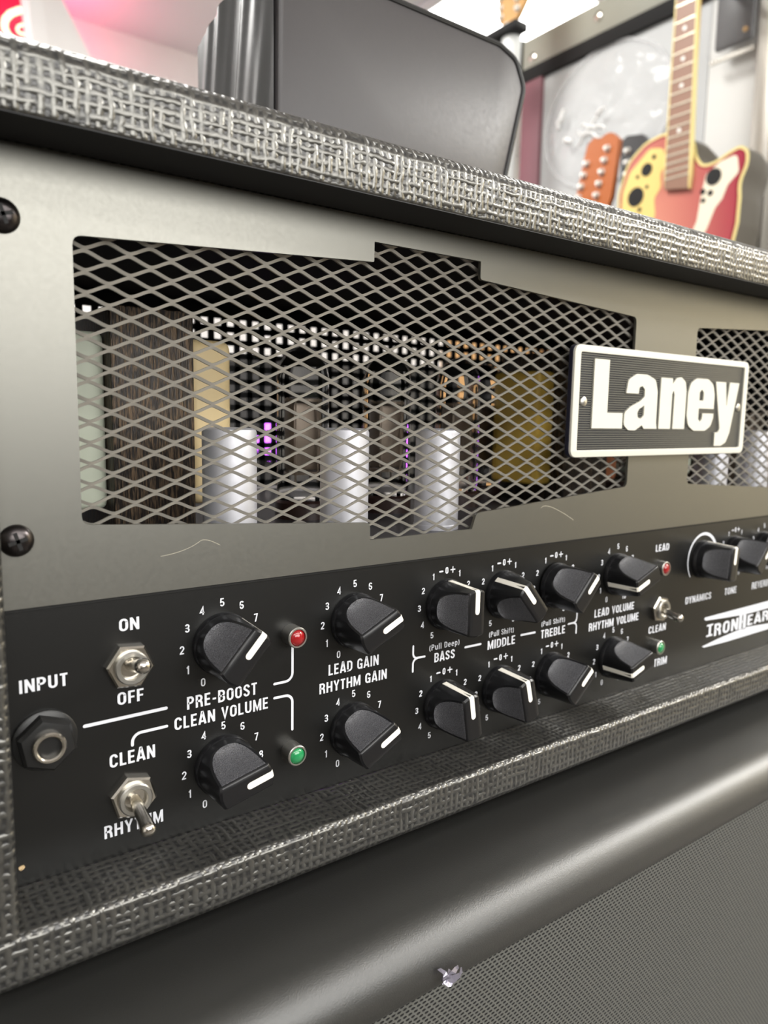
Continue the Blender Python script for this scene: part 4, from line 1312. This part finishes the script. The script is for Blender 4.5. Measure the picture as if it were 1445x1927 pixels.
for x, z in ((690, 1660), (700, 1557), (764, 1636)):
    MB().tube([(x, Y1 - 62, z), (x, Y1 - 28, z)], 5, 8).build('tube_support', M['black_trim'], sign)
d = bpy.data.lights.new('neon_glow', 'AREA')
d.shape = 'RECTANGLE'; d.size, d.size_y = .5, .3
d.energy = 2.0; d.color = (1, .06, .25)
o = bpy.data.objects.new('neon_glow', d); o.location = (0.74, Y1 / 1000 - .25, (1520 + LIFT) / 1000); o.rotation_euler = (math.radians(165), 0, math.radians(-12)); COL.objects.link(o)

pl = thing('white_column', 'white tapered column in front of the red neon sign', 'column', (735, 3000, FZ))
mb = MB()
lo = [(600, 3000), (1680, 3000), (1680, 3110), (600, 3110)]
mb.prism([(650, 1745), (690, 1745), (760, 1200), (760, -950), (690, -950), (690, 1200)], XZ, 2990, 3110)
mb.build('column_face', M['wallw'], pl, smooth=0)
mb = MB().prism([(690, 1745), (695, 1745), (1090, 1040), (1090, -950), (760, -950), (760, 1200)], XZ, 3010, 3110)
mb.build('sloping_fin', M['wallw'], pl, smooth=0)

# dark block added to darken the rear grille cells; purple lamp on its front
ct = thing('added_backing', 'dark block added behind the amplifier to darken the view through its grille', 'backing', (1900, 2450, FZ))
M['backing'] = mat('black counter', srgb(30, 29, 30), 0.5)
MB().box(820, 2600, 2220, 2700, FZ, 165, 4).build('backing_body', M['backing'], ct)
MB().box(810, 2620, 2220, 2720, 165, 200, 4).build('backing_top', M['backing'], ct)
ul = thing('purple_lamp', 'small round purple light on the added dark block, seen through the grille', 'lamp', (1274, 2218, -100))
M['purple'] = emit('purple diffuser', (0.55, 0.1, 1, 1), 5)
MB().lathe([(80, 0), (80, 22), (74, 26)], (1274, 2219, -99), (0, -1, 0), 24).build('lamp_body', M['black_trim'], ul)
MB().lathe([(72, 26), (48, 34), (.1, 37)], (1274, 2219, -99), (0, -1, 0), 24, cap1=False).build('diffuser', M['purple'], ul)

# lit ceiling panel beyond the case
cl = thing('ceiling_light', 'bright square ceiling light panel above and beyond the black case', 'ceiling light', (2550, 2250, CZ - 30))
M['led'] = emit('lit diffuser', (1, .98, .95, 1), 7)
MB().box(2120, 3000, 1930, 2560, CZ - 30, CZ, 3).build('frame', M['ceil'], cl)
MB().box(2150, 2970, 1960, 2530, CZ - 34, CZ - 29).build('diffuser', M['led'], cl)

# ---------------- scraps
rnd = random.Random(11)
fs = MB()
for a0, ln_, wd_ in ((-0.5, 9, 3.4), (0.5, 7, 3.0), (2.4, 6, 2.6), (-1.2, 5, 2.0), (1.5, 4, 2.4)):
    prev = None
    for i in range(6):
        t = i / 5
        a = a0 + .6 * math.sin(3 * t + a0)
        px_, pz_ = 159 + ln_ * t * math.cos(a), -195 + ln_ * t * math.sin(a) * .8
        py_ = cyf - 1.0 - 2.2 * math.sin(PI * t) - rnd.random()
        ww = wd_ * (1 - .6 * t) * (.8 + .4 * rnd.random()) / 2
        cur = [fs.bm.verts.new((px_ - ww * math.sin(a), py_, pz_ + ww * math.cos(a))), fs.bm.verts.new((px_ + ww * math.sin(a), py_ - .9 * rnd.random(), pz_ - ww * math.cos(a)))]
        if prev:
            fs.bm.faces.new((prev[0], prev[1], cur[1], cur[0]))
        prev = cur
bmesh.ops.solidify(fs.bm, geom=list(fs.bm.faces), thickness=.15)
tag(fs.build('foil_scrap', M['foil'], smooth=0), 'torn silvery scrap stuck at the edge of the grille cloth', 'scrap')
scrap('crumb', (37.5, -.3, -142.2), 1.2, M['lint'], 'tan crumb on the lower left of the black control panel', 'crumb', 8, yz=True, thick=.3)
